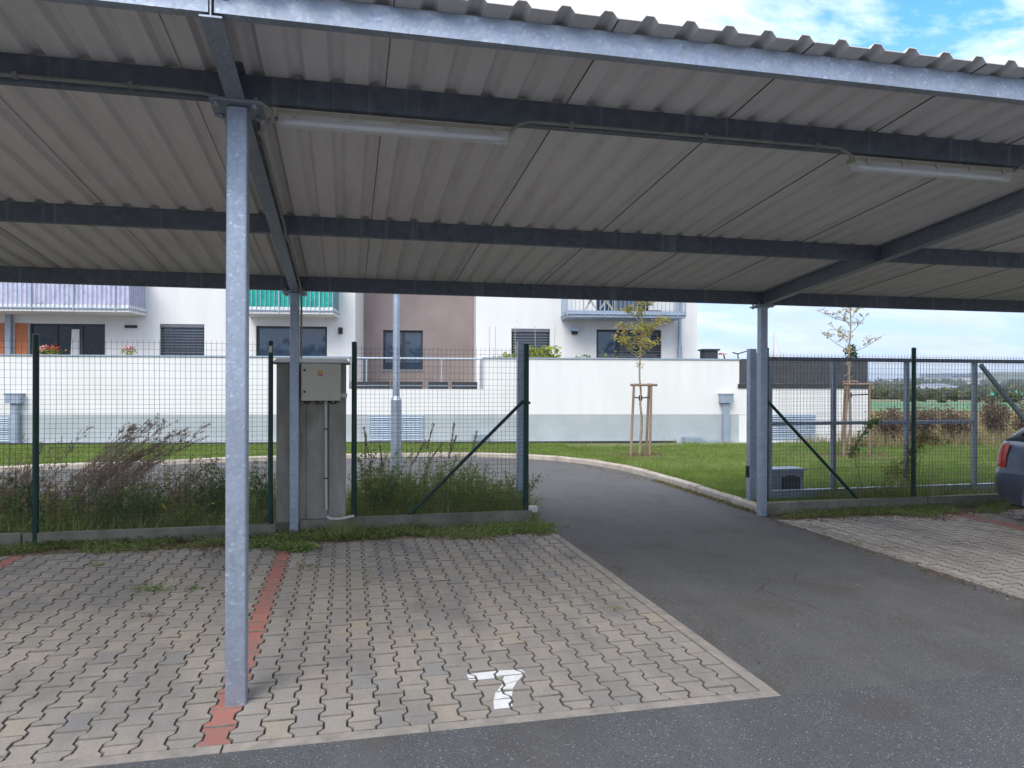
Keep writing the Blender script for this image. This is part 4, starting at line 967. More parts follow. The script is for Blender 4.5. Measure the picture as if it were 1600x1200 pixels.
# left strip
for i in range(820):
    x = random.uniform(-6.5, -.25); y = random.uniform(4.9, 6.7); hh = random.uniform(.22, .62)*(.85 if y < 5.5 else 1)
    herb(STG, LG if random.random() < .7 else LO, x, y, 0, hh, (random.gauss(.12, .25), random.gauss(0, .2)), 34, .055, .25)
for i in range(300):
    x = random.choice([random.gauss(-2.3,.55), random.gauss(-1.6,.6), random.uniform(-6.3,-.3), random.gauss(-4,.7)]); y = random.uniform(5.2, 6.6)
    if x > -.25: continue
    herb(STB, LB, x, y, 0, random.uniform(.45, .85), (random.gauss(.25, .2), random.gauss(0, .15)), 46, .042, .3)
for i in range(44):
    plume(STB, LP if random.random() < .6 else LB, random.gauss(-2.45, .22), random.gauss(5.9, .2), 0, random.uniform(.95, 1.5), (random.uniform(.4, .95), random.gauss(0, .12)), 150, .17, .034)
for i in range(12):
    plume(STB, LB, random.uniform(-6, -3), random.uniform(5.4, 6.3), 0, random.uniform(.6, 1.1), (random.uniform(.1, .5), random.gauss(0, .12)), 80, .1, .03)
for i in range(16):
    plume(STB, LB, random.gauss(-3.05, .15), random.uniform(5.4, 6.3), 0, random.uniform(.7, 1.15), (random.uniform(.05, .3), random.gauss(0, .12)), 90, .08, .028)
# strip right of the pillar
for i in range(560):
    x = random.uniform(.68, 2.85); y = random.uniform(5.08, 6.6); prof_ = .28+.34*math.exp(-((x-1.9)/.55)**2)+.30*math.exp(-((x-.95)/.35)**2)
    if x > 2.55 and y > 6.0: continue
    herb(STG, LG if random.random() < .75 else LO, x, y, 0, prof_*random.uniform(.6, 1.2), (random.gauss(.1, .2), random.gauss(0, .2)), 34, .048, .24)
for i in range(26):
    x = random.choice([random.gauss(.98,.14), random.gauss(1.3,.2), random.gauss(1.75,.25)]); herb(STG, LG, max(x,.72), random.uniform(5.3,6.3), 0, random.uniform(.7,1.0), (random.uniform(0,.35), random.gauss(0,.1)), 60, .05, .2, .004)
for x, y, hh, ln in ((.82,5.7,1.05,.02),(.95,5.8,1.12,-.12),(1.06,5.6,.9,-.05),(1.42,5.9,.9,.45),(1.52,6.0,1.15,.18),(1.75,5.8,1.0,.25),(1.9,6.1,1.15,.1),(2.15,6.0,1.05,.15),(1.2,5.6,.95,.4)):
    ST_ = STB; K = 10; P = [(x+ln*hh*(k/K)**1.6, y, hh*k/K) for k in range(K+1)]; ST_.tube(P, .003, 4); P = np.array(P)
    t = rng.uniform(.7, 1.0, 160); C = np.stack([np.interp(t, np.linspace(0,1,K+1), P[:,j]) for j in range(3)], 1)+rng.normal(0, .006, (160,3)); LP.append(leaf_quads(C, .026, .4, 1, np.tile([[.1,0,1.]], (160,1))))
# right hand fence: sparse, grassy
for i in range(150):
    x = random.choice([random.gauss(7.5,.35), random.gauss(8.1,.4), random.uniform(8.3,11.5)]); y = random.uniform(4.98, 5.5)
    herb(STG, LG if random.random() < .5 else LO, x, y, 0, random.uniform(.12, .38), (random.gauss(0,.3), random.gauss(0,.2)), 22, .04, .22)
tag(STG.build('weed_stems', 'weed_green'), 'green stems of the tall weeds behind the fences', 'weeds', kind='stuff')
tag(STB.build('weed_stems', 'weed_brown'), 'brown stems of the dried weeds behind the fences', 'weeds', kind='stuff')
tag(np_mesh('weed_leaves', np.concatenate(LG), 4, 'weed_green'), 'dark green weed leaves behind the fences', 'weeds', kind='stuff')
tag(np_mesh('weed_leaves', np.concatenate(LO), 4, 'weed_olive'), 'olive yellowing weed leaves behind the fences', 'weeds', kind='stuff')
tag(np_mesh('weed_leaves', np.concatenate(LB), 4, 'weed_brown'), 'reddish brown weed foliage behind the left fence', 'weeds', kind='stuff')
tag(np_mesh('seed_plumes', np.concatenate(LP), 4, 'plume_tan'), 'wind bent brown seed plumes behind the left fence', 'weeds', kind='stuff')
V = []
X, Y = scatter(17000, -7, -.25, 4.78, 6.8); V.append(blades(X, Y, np.zeros(len(X)), .30, .010, .8, .25))
X, Y = scatter(11000, .62, 2.9, 5.02, 6.75); V.append(blades(X, Y, np.zeros(len(X)), .27, .009, .8, .1))
X, Y = scatter(3200, 7.1, 12.5, 4.97, 5.5); V.append(blades(X, Y, np.zeros(len(X)), .24, .009, .9, .1))
X = rng.normal(8.5, .25, 260); Y = rng.normal(5.2, .1, 260); V.append(blades(X, Y, np.zeros(260), .75, .006, .35, -.1))
X = rng.normal(7.9, .16, 420); Y = rng.normal(5.02, .06, 420); V.append(blades(X, Y, np.zeros(420), .42, .007, .6, .0))
o = np_mesh('long_grass', np.concatenate(V), 3, 'grass_long'); tag(o, 'long unmown grass along the fences', 'grass', kind='stuff')
# creeping weeds at the back edge of the paving
def creep_edge(x): return 4.30+.13*sin(x*2.1)+.10*sin(x*5.3+1)+.05*sin(x*11)
V, C_ = [], []
for (xa, xb, n) in ((-5, 2.9, 15000), (5.95, 12, 6500)):
    X = rng.uniform(xa, xb, n); t = rng.beta(1.4, 1.6, n); e0 = np.array([creep_edge(q) for q in X])-(.0 if xa < 5 else -.12); Y = e0+(4.90-e0)*t
    if xa < 5: Y = np.where((X < -.2), np.minimum(Y, 4.70), Y)
    k = (np.hypot(X-.04, Y-4.84) > .07) & (patchy(X, Y*2, 2.7, .7, -.9) | (t > .75))
    X, Y, t = X[k], Y[k], t[k]; hgt = .025+.05*t
    Cc = np.stack([X, Y, rng.uniform(0, 1, len(X))*hgt+.004], 1); C_.append(Cc)
    k2 = rng.uniform(size=len(X)) < .30; V.append(blades(X[k2], Y[k2], np.zeros(k2.sum()), .085, .006, 1.0))
for cx, cy, r_, n in ((.62,4.50,.20,1300),(.14,4.02,.16,900),(.02,4.15,.2,700),(-.3,4.33,.25,600),(2.35,4.55,.3,900),(2.75,4.6,.25,900),(1.2,4.62,.3,500),(8.2,4.75,.4,700),(7.4,4.7,.3,500)):
    X = rng.normal(cx, r_*.5, n); Y = rng.normal(cy, r_*.3, n); C_.append(np.stack([X, Y, rng.uniform(.004, .06, n)], 1))
X = rng.normal(.60, .09, 330); Y = rng.normal(4.50, .06, 330); V.append(blades(X, Y, np.zeros(330), .20, .013, 1.1))
tag(np_mesh('creeping_weeds', leaf_quads(np.concatenate(C_), .034, .45, .35), 4, 'weed_green'), 'low green creeping weeds along the back edge of the paving', 'weeds', kind='stuff')
tag(np_mesh('edge_grass', np.concatenate(V), 3, 'grass_long'), 'short tufts of grass along the back edge of the paving', 'grass', kind='stuff')
X = rng.uniform(-5, 12, 9000); Y = np.array([creep_edge(q) for q in X])+rng.normal(.22, .17, 9000); k = ((X < 2.95) | (X > 5.95)); X, Y = X[k], Y[k]
tag(np_mesh('leaf_litter', leaf_quads(np.stack([X, Y, np.full(len(X), .008)+rng.uniform(0,.01,len(X))], 1), .035, .5, .15), 4, 'litter'), 'dry brown leaf litter along the back edge of the paving', 'leaf litter', kind='stuff')
# small weeds growing in the joints
def joint_weed(px, py, r_, n, label, m='weed_green', ls=.035, up_=.05):
    c = atZ(px, py, 0); C = np.stack([rng.normal(c[0], r_, n), rng.normal(c[1], r_*.7, n), rng.uniform(.002, up_, n)], 1)
    t = thing('weed', label, 'weed', (c[0], c[1], 0)); tag(np_mesh('foliage', leaf_quads(C, ls, .3, .5), 4, m, t, (c[0], c[1], 0)), kind='stuff')
joint_weed(240, 923, .07, 130, 'largest green weed tuft in a joint of the left paving'); joint_weed(210, 922, .02, 26, 'small green sprig just left of the largest tuft on the left paving')
joint_weed(303, 922, .045, 45, 'flat green sprig right of the largest tuft on the left paving', up_=.02); joint_weed(228, 963, .05, 60, 'dead brown moss patch on the left paving', 'litter', .025, .01)
joint_weed(573, 912, .016, 34, 'single upright green weed in a joint of the bay with the 7', 'weed_green', .03, .13); joint_weed(150, 884, .04, 40, 'tiny green weed near the back of the left paving', up_=.02)
joint_weed(483, 886, .07, 60, 'sprig of weed on the paving just right of the red line', up_=.02); joint_weed(894, 872, .03, 16, 'small dark leaf on the paving close to the driveway edge', 'weed_green', .03, .015)
joint_weed(963, 951, .02, 12, 'small dark leaf on the right part of the bay with the 7', 'weed_green', .03, .015); joint_weed(1395, 858, .05, 30, 'small brown weed on the edge of the pale paving', 'litter', .03, .05)
joint_weed(1335, 850, .05, 40, 'small green weed on the edge of the pale paving', up_=.02)
# flowers
def flowers(pts, name, lab):
    mb = MB()
    for p in pts:
        for k in range(6):
            a = k*pi/3; mb.add([(p[0],p[1],p[2]),(p[0]+.011*cos(a-.4),p[1]-.004,p[2]+.011*sin(a-.4)),(p[0]+.016*cos(a),p[1]-.006,p[2]+.016*sin(a)),(p[0]+.011*cos(a+.4),p[1]-.004,p[2]+.011*sin(a+.4))], [(0,1,2,3)])
    return tag(mb.build(name, 'flower_yellow'), lab, 'flowers', kind='stuff')
flowers([atY(px, py, 5.05) for px, py in ((333,786),(328,805),(327,820),(300,812),(391,806),(396,817),(412,812),(418,817),(256,790),(258,793),(448,816),(280,800),(60,800),(62,778))], 'yellow_flowers', 'tiny yellow flowers among the weeds behind the left fence')
# shrubby weeds one can tell apart
def bush(name, label, base, tips, n, ls, m, m2='weed_brown', cat='shrub'):
    t = thing(name, label, cat, base); s = MB(); LV = []; b = np.array(base, float)
    for tp in tips:
        q = np.array(tp, float); mid = (b+q)/2+np.array([random.gauss(0,.04), random.gauss(0,.04), .06]); P = [tuple(b), tuple(mid), tuple(q)]; s.tube(P, [.006,.004,.0015], 4)
        tt = rng.uniform(.25, 1, n)[:, None]; C = (1-tt)**2*b+2*tt*(1-tt)*mid+tt**2*q+rng.normal(0, .03, (n,3)); D = rng.normal(size=(n,3))+np.array([0,0,.6]); LV.append(leaf_quads(C, ls, .25, 1, D))
    s.build('stem', m2, t); np_mesh('foliage', np.concatenate(LV), 4, m, t, base)
tp = lambda px, py, Y: tuple(atY(px, py, Y))
bush('weed_bush', 'leafy dark green bush just left of the front carport post behind the fence', (-.72,5.35,0), [tp(300,742,5.4),tp(318,728,5.4),tp(333,722,5.5),tp(348,738,5.4),tp(352,750,5.3),tp(290,765,5.3),tp(325,760,5.2)], 170, .06, 'weed_dark')
bush('weed_bush', 'leafy green bush between the front carport post and the fuse box pillar', (-.35,5.5,0), [tp(398,728,5.5),tp(410,738,5.4),tp(392,748,5.3),tp(416,760,5.3)], 150, .055, 'weed_dark')
bush('weed_bush', 'low dark green bush at the left end of the fence', (-2.75,5.4,0), [tp(8,745,5.4),tp(30,755,5.4),tp(50,748,5.5),tp(-20,750,5.5),tp(18,775,5.2)], 150, .06, 'weed_dark')
bush('weed_bush', 'broad green bush in the middle of the left fence behind the plumes', (-1.5,5.3,0), [tp(170,770,5.2),tp(200,765,5.3),tp(225,755,5.4),tp(250,768,5.2),tp(150,785,5.1),tp(215,785,5.1)], 150, .055, 'weed_dark')
bush('weed_bush', 'tall leafy green bush right beside the fuse box pillar', (.95,5.4,0), [tp(562,712,5.5),tp(580,705,5.5),tp(596,725,5.4),tp(612,735,5.4),tp(570,745,5.3),tp(625,750,5.3)], 170, .055, 'weed_dark')
bush('weed_bush', 'bushy green weed with yellowing tips poking out beside the left gate post', (2.80,5.75,0), [tp(838,748,5.7),tp(826,750,5.7),tp(845,742,5.6),tp(800,740,5.8),tp(788,738,5.8),tp(815,770,5.6),tp(775,750,5.8)], 90, .05, 'weed_olive')
bush('weed_bush', 'grey green weed with a rounded top behind the diagonal brace', (2.1,5.9,0), [tp(752,722,5.9),tp(745,730,5.9),tp(763,728,5.9),tp(735,745,5.8),tp(770,745,5.8)], 90, .045, 'weed_green')
bush('climbing_weed', 'dark leaning plume of leaves climbing behind the right hand fence', (7.55,5.06,0), [tp(1322,686,5.1)], 30, .05, 'weed_green', cat='climber')
t_ = thing('climbing_weed', 'arching leafy shoot hooked over the mesh at the second young tree', 'climber', tuple(atY(1322,700,5.1)))
P = [atY(*q, 5.08) for q in ((1330,712),(1338,695),(1352,672),(1362,660),(1376,655))]; s = MB(); s.tube([tuple(p) for p in P], .006, 5); s.build('stem', 'weed_brown', t_)
C = np.concatenate([P[i]+(P[i+1]-P[i])*rng.uniform(0,1,(110,1))+rng.normal(0,.028,(110,3)) for i in range(4)]); np_mesh('foliage', leaf_quads(C, .05, .35, .8), 4, 'weed_green', t_, t_.location)
t_ = thing('climbing_weed', 'ragged yellow green climber tangled round the green post of the right fence', 'climber', (8.1,5.05,0))
P = [atY(*q, 5.08) for q in ((1412,775),(1412,745),(1418,720),(1424,700),(1432,684),(1450,684),(1470,690))]; s = MB(); s.tube([tuple(p) for p in P], .008, 5); s.tube([tuple(P[2]), tuple(atY(1395,735,5.1)), tuple(atY(1375,745,5.1))], .005, 5); s.build('stem', 'weed_brown', t_)
C = np.concatenate([P[i]+(P[i+1]-P[i])*rng.uniform(0,1,(130,1))+rng.normal(0,.05,(130,3)) for i in range(1,6)]+[atY(1392,735,5.1)+rng.normal(0,.07,(200,3))]); D = np.tile([[.9,0,-.15]], (len(C),1)); np_mesh('foliage', leaf_quads(C, .075, .14, 1, D), 4, 'weed_olive', t_, t_.location)

# ================================================================== YOUNG TREES
def young_tree(base, h, label, m, crown_pts, nleaf, stakes, bar, tie_z, ls, spread=.09):
    bx, by = base; t = thing('young_tree', label, 'tree', (bx, by, .05), 'young staked trees on the lawn')
    tr = MB(); K = 14; P = [(bx+.03*sin(k*.8)+.01*random.gauss(0,1), by+.02*cos(k*.7), .05+(h-.05)*k/K) for k in range(K+1)]
    tr.tube(P, [max(.006, .036*(1-.85*k/K)) for k in range(K+1)], 8); PA = np.array(P); LV = []
    for z0, ang, ln, rise in crown_pts:
        k = (z0-.05)/(h-.05)*K; i = min(int(k), K-1); p = PA[i]+(PA[i+1]-PA[i])*(k-i); d = np.array([cos(ang), sin(ang)*.8, rise]); q = p+d*ln
        mid = (p+q)/2+np.array([0,0,-.04*ln]); tr.tube([tuple(p), tuple(mid), tuple(q)], [.010,.007,.003], 5)
        for s_i in range(6):
            f_ = random.uniform(.25, 1.0); a = p+(q-p)*f_; e_ = a+np.array([random.gauss(0,.10), random.gauss(0,.09), random.uniform(.0,.15)]); tr.tube([tuple(a), tuple(e_)], [.004,.0015], 4)
            n = nleaf; C = a+(e_-a)*rng.uniform(.1,1.1,(n,1))+rng.normal(0,.018,(n,3)); LV.append(leaf_quads(C, ls, .55, .8))
    for k in range(40): z = random.uniform(.55, 1.0); i = int(z*K)-1; C = PA[max(i,0)]+rng.normal(0,.045,(5,3)); LV.append(leaf_quads(C, ls, .55, .8))
    tr.build('trunk', 'bark', t, True); np_mesh('crown', np.concatenate(LV), 4, m, t, (bx, by, .05))
    st = thing('tree_stakes', 'wooden support stakes with a crossbar round the '+label.split(' standing')[0].replace('slender ', ''), 'tree stakes', (bx, by, 0), 'tree stake frames')
    for a, b in stakes: s = MB(); s.cyl(a, b, .031, .028, n=10); s.build('stake', 'stake_wood', st, True)
    for a, b in bar: s = MB(); s.cyl(a, b, .029, n=10); s.build('crossbar', 'stake_wood', st, True)
    s = MB()
    for a, b in stakes: s.tube([(b[0]*.98+a[0]*.02, b[1], tie_z), (bx, by, tie_z-.02)], .014, 6)
    s.cyl((bx,by,tie_z-.08),(bx,by,tie_z+.04),.045,n=8); s.build('tie', 'black_plastic', st, True)
random.seed(11)
br = [(z, random.uniform(0,6.28), random.uniform(.28,.62)*(1.1-.28*(z-2.2)), random.uniform(.2,.9)) for z in np.linspace(2.25, 3.9, 19)]+[(2.75,3.3,.68,.45),(2.7,3.0,.6,.25),(2.9,-.1,.72,.35),(2.4,.1,.45,.5),(2.6,3.2,.55,.1)]
T1 = (7.15, 11.98)
young_tree(T1, 4.15, 'slender young tree with yellow green leaves standing before the white wall', 'tree_yellow', br, 15,
           [((6.84,11.8,0),(6.94,11.86,1.66)), ((7.28,11.75,0),(7.36,11.86,1.66)), ((7.38,12.2,0),(7.40,12.08,1.66))], [((6.86,11.86,1.66),(7.50,11.86,1.66)),((7.38,11.8,1.66),(7.40,12.15,1.67))], 1.38, .062)
br = [(2.45,3.25,.72,.55),(2.4,.0,.78,.42),(2.75,3.0,.55,.6),(2.85,.2,.5,.9),(2.6,1.5,.4,.6),(3.0,3.6,.45,.8),(3.1,2.9,.8,.35),(3.2,.4,.5,.9),(3.3,2.2,.4,.9),(3.45,5.5,.4,.7),(3.6,.3,.4,.8),(3.7,3.3,.35,.8),(3.9,.5,.3,.9),(4.05,3.,.25,.9)]
young_tree((11.83, 10.95), 4.3, 'sparse young tree with pale tan leaves standing behind the sliding gate', 'tree_tan', br, 15,
           [((11.60,10.85,0),(11.70,10.85,1.68)), ((12.27,10.85,0),(12.26,10.85,1.68)), ((11.9,11.3,0),(11.9,11.2,1.68))], [((11.58,10.85,1.69),(12.34,10.85,1.69)),((11.90,10.8,1.75),(11.90,11.25,1.74))], 1.46, .05)

# ================================================================== HEDGE AND LAND BEYOND
random.seed(5)
def shrub(x, y, h, w_, label, m, n=1500, ls=.10, grp=None, name='shrub', cat='shrub', stems=7):
    t = thing(name, label, cat, (x, y, 0), grp); s = MB(); LV = []
    for i in range(stems):
        a = random.uniform(0, 6.28); q = (x+cos(a)*w_*random.uniform(.2,.9), y+sin(a)*w_*.5, h*random.uniform(.6,1)); s.tube([(x+cos(a)*.1,y,0), ((x+q[0])/2,(y+q[1])/2,q[2]*.55), q], [.02,.012,.004], 4)
        for j in range(4):
            f_ = random.uniform(.3,1); c = np.array([x+(q[0]-x)*f_, y+(q[1]-y)*f_, q[2]*f_]); C = c+rng.normal(0, 1, (n//(stems*4),3))*np.array([w_*.2,w_*.2,h*.13]); LV.append(leaf_quads(C, ls, .5, .8))
    s.build('stem', 'weed_brown', t); V_ = np.concatenate(LV); V_[:,:,2] = np.maximum(V_[:,:,2], .03); np_mesh('foliage', V_, 4, m, t, (x, y, 0))
spots = [(15.0,13.3,.85,.6),(16.0,13.5,.9,.6),(17.0,13.4,.85,.6),(18.6,13.6,1.15,.4),(19.6,13.4,1.05,.6),(20.7,13.6,1.15,.6),(21.9,13.6,1.1,.6)]
whr = ['nearest the end of the white wall', 'just left of the green post', 'just right of the green post', 'tall and narrow, beside the last gate upright', 'behind the gate brace', 'behind the car tail', 'hidden mostly by the car']
for (x_, y_, h_, w_), l_ in zip(spots, whr): shrub(x_, y_, h_*1.05, w_*1.15, 'purple brown hedge shrub '+l_, 'hedge_purple', 2600, .085, 'purple brown shrubs along the lawn edge')
# tall dry grass beyond the hedge
V = []
X, Y = scatter(26000, 13, 34, 14.2, 24); V.append(blades(X, Y, np.zeros(len(X)), .36, .03, .5))
X, Y = scatter(14000, 14, 70, 24, 34); V.append(blades(X, Y, np.zeros(len(X)), .22, .07, .5))
X, Y = scatter(3600, 12.6, 24, 12.5, 13.3); k = patchy(X, Y, 2.3, .4, .1); X, Y = X[k], Y[k]; V.append(blades(X, Y, np.zeros(len(X)), .5, .02, .5))
tag(np_mesh('dry_grass', np.concatenate(V), 3, 'straw'), 'dry tan grass and stubble beyond the hedge', 'grass', kind='stuff')
def tree_belt(x0, x1, y0, y1, n, h0, h1, label, m='far_trees', ls=1.2, per=90):
    LV = []
    for i in range(n):
        f_ = random.random(); x = x0+(x1-x0)*f_; y = y0+(y1-y0)*f_+random.gauss(0, 4); h = random.uniform(h0, h1)
        c = np.array([x, y, h*.5+terr(x, y)]); k = per; d = rng.normal(size=(k,3)); d /= np.linalg.norm(d, axis=1, keepdims=True); r_ = rng.uniform(.6, 1, (k,1))
        LV.append(leaf_quads(c+d*r_*np.array([h*.55, h*.4, h*.52]), ls, .8, .8))
    V_ = np.concatenate(LV); tag(np_mesh('tree_belt', V_, 4, m), label, 'trees', kind='stuff')
tree_belt(10, 60, 62, 56, 60, .35, .75, 'low dark bushes along the far edge of the green field', ls=.35, per=110)
tree_belt(62, 150, 54, 48, 150, .8, 1.35, 'thicker dark bushes right of the far edge of the green field', ls=.4, per=120)
tree_belt(30, 75, 74, 74, 50, .7, 1.1, 'second row of bushes beyond the green field', ls=.4)
tree_belt(60, 300, 230, 210, 170, 4.2, 6.0, 'belt of bushes behind the fields', ls=1.6, per=110)
tree_belt(90, 420, 330, 300, 230, 4.5, 6.8, 'dark wood in the distance behind the fields', ls=2.0, per=110)
tree_belt(140, 900, 700, 620, 300, 6, 9.5, 'distant woods along the horizon', ls=3.5, per=90)
tree_belt(-400, 900, 1300, 1150, 330, 7, 12, 'farthest line of trees at the horizon', ls=6)
tree_belt(-70, 80, -75, -60, 70, 5, 9, 'row of trees far behind the car park, mirrored in the windows', ls=.9, per=150)
def hillmesh(name, cx, cy, rx, ry, h, m='far_trees'):
    vs, fs = [], []; nr, na = 6, 30
    for i in range(nr+1):
        for j in range(na):
            a = 2*pi*j/na; r_ = i/nr; vs.append((cx+rx*r_*cos(a), cy+ry*r_*sin(a), h*(cos(r_*pi)+1)/2*(1+.12*sin(5*a)*r_)-.5))
    for i in range(nr):
        for j in range(na): fs.append((i*na+j, i*na+(j+1)%na, (i+1)*na+(j+1)%na, (i+1)*na+j))
    b = MB(); b.add(vs, fs); o = b.build(name, m, smooth=True); tag(o, 'low wooded hill on the horizon', kind='structure'); return o
hillmesh('hill', 1400, 1300, 420, 300, 30)
# grey farm hall, turquoise heap, town
def far(px, py, d): r_ = ray(px, py); return CAM+r_*(d/(r_@FW))
p0, p1 = far(1436, 605, 330), far(1522, 605, 330)
hl = thing('farm_hall', 'long grey metal hall with a low roof far off behind the fields', 'hall', (p0[0], p0[1], 0)); ux = (p1-p0)[:2]; ll = np.linalg.norm(ux); ux /= ll; nx_ = np.array([-ux[1], ux[0]])
def hp(a, b, z): q = p0[:2]+ux*a+nx_*b; return (q[0], q[1], z)
b = MB(); zt_ = terr(p0[0], p0[1]); b.add([hp(0,0,zt_-.5),hp(ll,0,zt_-.5),hp(ll,16,zt_-.5),hp(0,16,zt_-.5),hp(0,0,-.3),hp(ll,0,-.3),hp(ll,16,-.3),hp(0,16,-.3)], [(0,1,5,4),(1,2,6,5),(2,3,7,6),(3,0,4,7)]); b.build('wall', 'town_white', hl)
b = MB(); b.add([hp(-.5,-.5,-.4),hp(ll+.5,-.5,-.4),hp(ll*.62,8,2.1),hp(ll*.25,8,1.9),hp(ll+.5,16.5,-.4),hp(-.5,16.5,-.4)], [(0,1,2,3),(1,4,2),(4,5,3,2),(5,0,3)]); b.build('roof', 'hall_grey', hl)
p0_ = far(1572, 613, 150); nz = terr(p0_[0], p0_[1]); b = MB()
for i in range(9):
    cx, cy = p0_[0]+(i-4)*1.05, p0_[1]+random.uniform(-1,1); hh = random.uniform(.2, .75); vs = [(cx,cy,hh)]+[(cx+1.0*cos(a)*random.uniform(.8,1.2), cy+.8*sin(a), nz) for a in np.linspace(0,2*pi,9)[:-1]]; b.add(vs, [(0,1+k,1+(k+1)%8) for k in range(8)])
tag(b.build('net_heap', 'turquoise_net', org=tuple((p0_[0], p0_[1], 0))), 'heap of turquoise netting far off in the field at the right edge', 'netting')
twn = []
random.seed(21)
for i, (px, d, wd, ht, m_, lb) in enumerate(((1452,1250,26,17,'hall_grey','tall grey tower block standing highest in the distant town'),(1437,1150,70,9,'town_white','long pale building left of the tower block on the horizon'),(1472,1180,60,9,'town_white','long pale building right of the tower block on the horizon'),
        (1418,1100,40,8,'hall_grey','low grey building at the left end of the distant town'),(1500,900,44,15,'hall_grey','broad dark office block on the horizon left of the last gate upright'),(1492,880,40,9,'town_white','low white building below the broad dark office block'),(1512,880,26,10,'town_white','low white building right of the broad dark office block'),
        (1582,800,45,6,'town_white','long white shed at the foot of the wooded hill'),(1400,1000,30,8,'town_white','small white building behind the first gate bay'))):
    q = far(px, 600, d); t = thing('far_building', lb, 'building', (q[0], q[1], 0)); z_g = terr(q[0], q[1]); ht += z_g*.5; b = MB(); b.box(q[0]-wd/2,q[0]+wd/2,q[1]-8,q[1]+8,z_g-1,ht); b.build('walls', m_, t)
    b = MB(); b.box(q[0]-wd/2-.3,q[0]+wd/2+.3,q[1]-8.3,q[1]+8.3,ht+.01,ht+.8); b.build('roof', 'hall_grey', t)
    b = MB()
    for fl in range(int(ht//3.2)): b.box(q[0]-wd*.46,q[0]+wd*.46,q[1]-8.06,q[1]-8.01,1.4+fl*3.2,2.8+fl*3.2)
    b.build('window_band', 'interior_dark', t)

# ================================================================== ON THE TERRACE
def tpos(u, v, z=1.05): return BT(u, v, z)
def planter(u, v, label, r_=.16, z=2.02):
    t = thing('flower_pot', label, 'flower pot', BT(u, v, z)); p = MB(); c = BT(u, v, z); p.cyl(c, (c[0],c[1],c[2]+.30), r_*.75, r_, 14); p.build('pot', 'terracotta', t, True); return t, (c[0], c[1], c[2]+.30)
for u, lab, fm_ in ((-1.60,'flower pot with pink flowers on the white wall left of the red one','flower_pink'),(-1.32,'flower pot with red flowers on the white wall before the dark patio door','flower_red'),(.62,'flower pot with pink flowers at the first blind covered window','flower_pink')):
    t, c = planter(u, .48, lab, .13, 2.12); C = np.array(c)+rng.normal(0, 1, (130,3))*np.array([.09,.07,.06])+np.array([0,0,.08]); np_mesh('foliage', leaf_quads(C, .055, .7, .7), 4, 'planter_leaf', t, t.location)
    C = np.array(c)+rng.normal(0, 1, (60,3))*np.array([.07,.05,.035])+np.array([0,0,.17]); np_mesh('flowers', leaf_quads(C, .055, .9, .7), 4, fm_, t, t.location)
random.seed(3)
def terrace_bush(u, v, w_, h_, n, label, canes=(), m='planter_leaf', ls=.11):
    t = thing('potted_shrub', label, 'plant', BT(u, v, 1.6)); s = MB(); 
    for i in range(5): s.tube([BT(u+random.uniform(-w_,w_)*.3,v,1.6), BT(u+random.uniform(-w_,w_)*.7,v,2.2+h_*.6)], .012, 5)
    s.build('stem', 'bark', t)
    C = np.array([BT(u+random.uniform(-w_,w_), v+random.gauss(0,.12), 2.25+h_*random.random()*(1-.3*abs(random.gauss(0,.5)))) for _ in range(n)]); np_mesh('foliage', leaf_quads(C, ls, .8, .6), 4, m, t, t.location)
    for cu, cz in canes: s = MB(); s.cyl(BT(cu,v-.05,1.6), BT(cu+random.uniform(-.03,.05),v-.05,cz), .010, .007, 6); s.build('cane', 'plastic_beige', t)
terrace_bush(11.75, .62, .62, .52, 520, 'yellow green leafy shrub on canes above the white wall before a blind window', ((11.12,3.3),(11.70,3.32),(12.20,3.30)))
terrace_bush(10.65, .62, .18, .22, 60, 'low green plant beside tall bare canes at the left end of the terrace', ((10.38,3.3),(10.55,3.3)), ls=.09)
terrace_bush(11.0, .75, .25, .3, 110, 'yellowing leafy plant left of the gate post above the wall', ())
terrace_bush(13.05, .6, .22, .28, 70, 'thin grey green plant between the wall lamp and the glass door', (), 'weed_green', .08)
terrace_bush(13.95, .7, .28, .38, 45, 'wispy plant before the light patio door', (), 'weed_green', .09)
terrace_bush(16.35, .6, .10, .1, 30, 'small yellow green plant at the right end of the building', ())
tb_ = thing('storage_box', 'black lidded box standing on the terrace at the corner of the building', 'box', BT(16.9, .9, 1.05)); b = MB(BT); b.box(16.68,17.08,.75,1.15,1.05,2.66); b.build('body', 'anthracite', tb_); b = MB(BT); b.box(16.63,17.13,.7,1.2,2.663,2.71); b.build('lid', 'anthracite', tb_)
bk = thing('bicycle', 'bicycle handlebar and saddle showing above the white wall beside the black box', 'bicycle', BT(17.5, 1.0, 1.05)); b = MB(BT)
b.tube([(17.62,1.0,2.62),(17.78,1.0,2.58),(18.05,1.0,2.66)], .018, 6); b.build('handlebar', 'black_plastic', bk, True)
b = MB(BT); b.add([(17.22,.93,2.60),(17.50,.98,2.57),(17.50,1.02,2.57),(17.22,1.07,2.60),(17.22,.93,2.55),(17.22,1.07,2.55)], [(0,1,2,3),(4,5,3,0),(0,4,1),(3,2,5),(4,1,2,5)]); b.build('saddle', 'sticker_red', bk)
b = MB(BT); b.tube([(17.35,1.0,2.55),(17.5,1.0,1.9),(17.85,1.0,1.85),(17.78,1.0,2.57)], .02, 6); b.build('frame', 'black_plastic', bk, True)
for u in (17.0, 18.25):
    b = MB(BT); n = 20; P = [(u+.34*cos(2*pi*i/n), 1.0, 1.42+.34*sin(2*pi*i/n)) for i in range(n+1)]; b.tube(P, .02, 6); b.build('wheel', 'tyre_rubber', bk, True)
pr_ = thing('folded_parasol', 'folded white parasol on the terrace behind the right carport post', 'parasol', BT(18.9, 1.6, 1.05)); q = atY(1209, 518, 16.5)
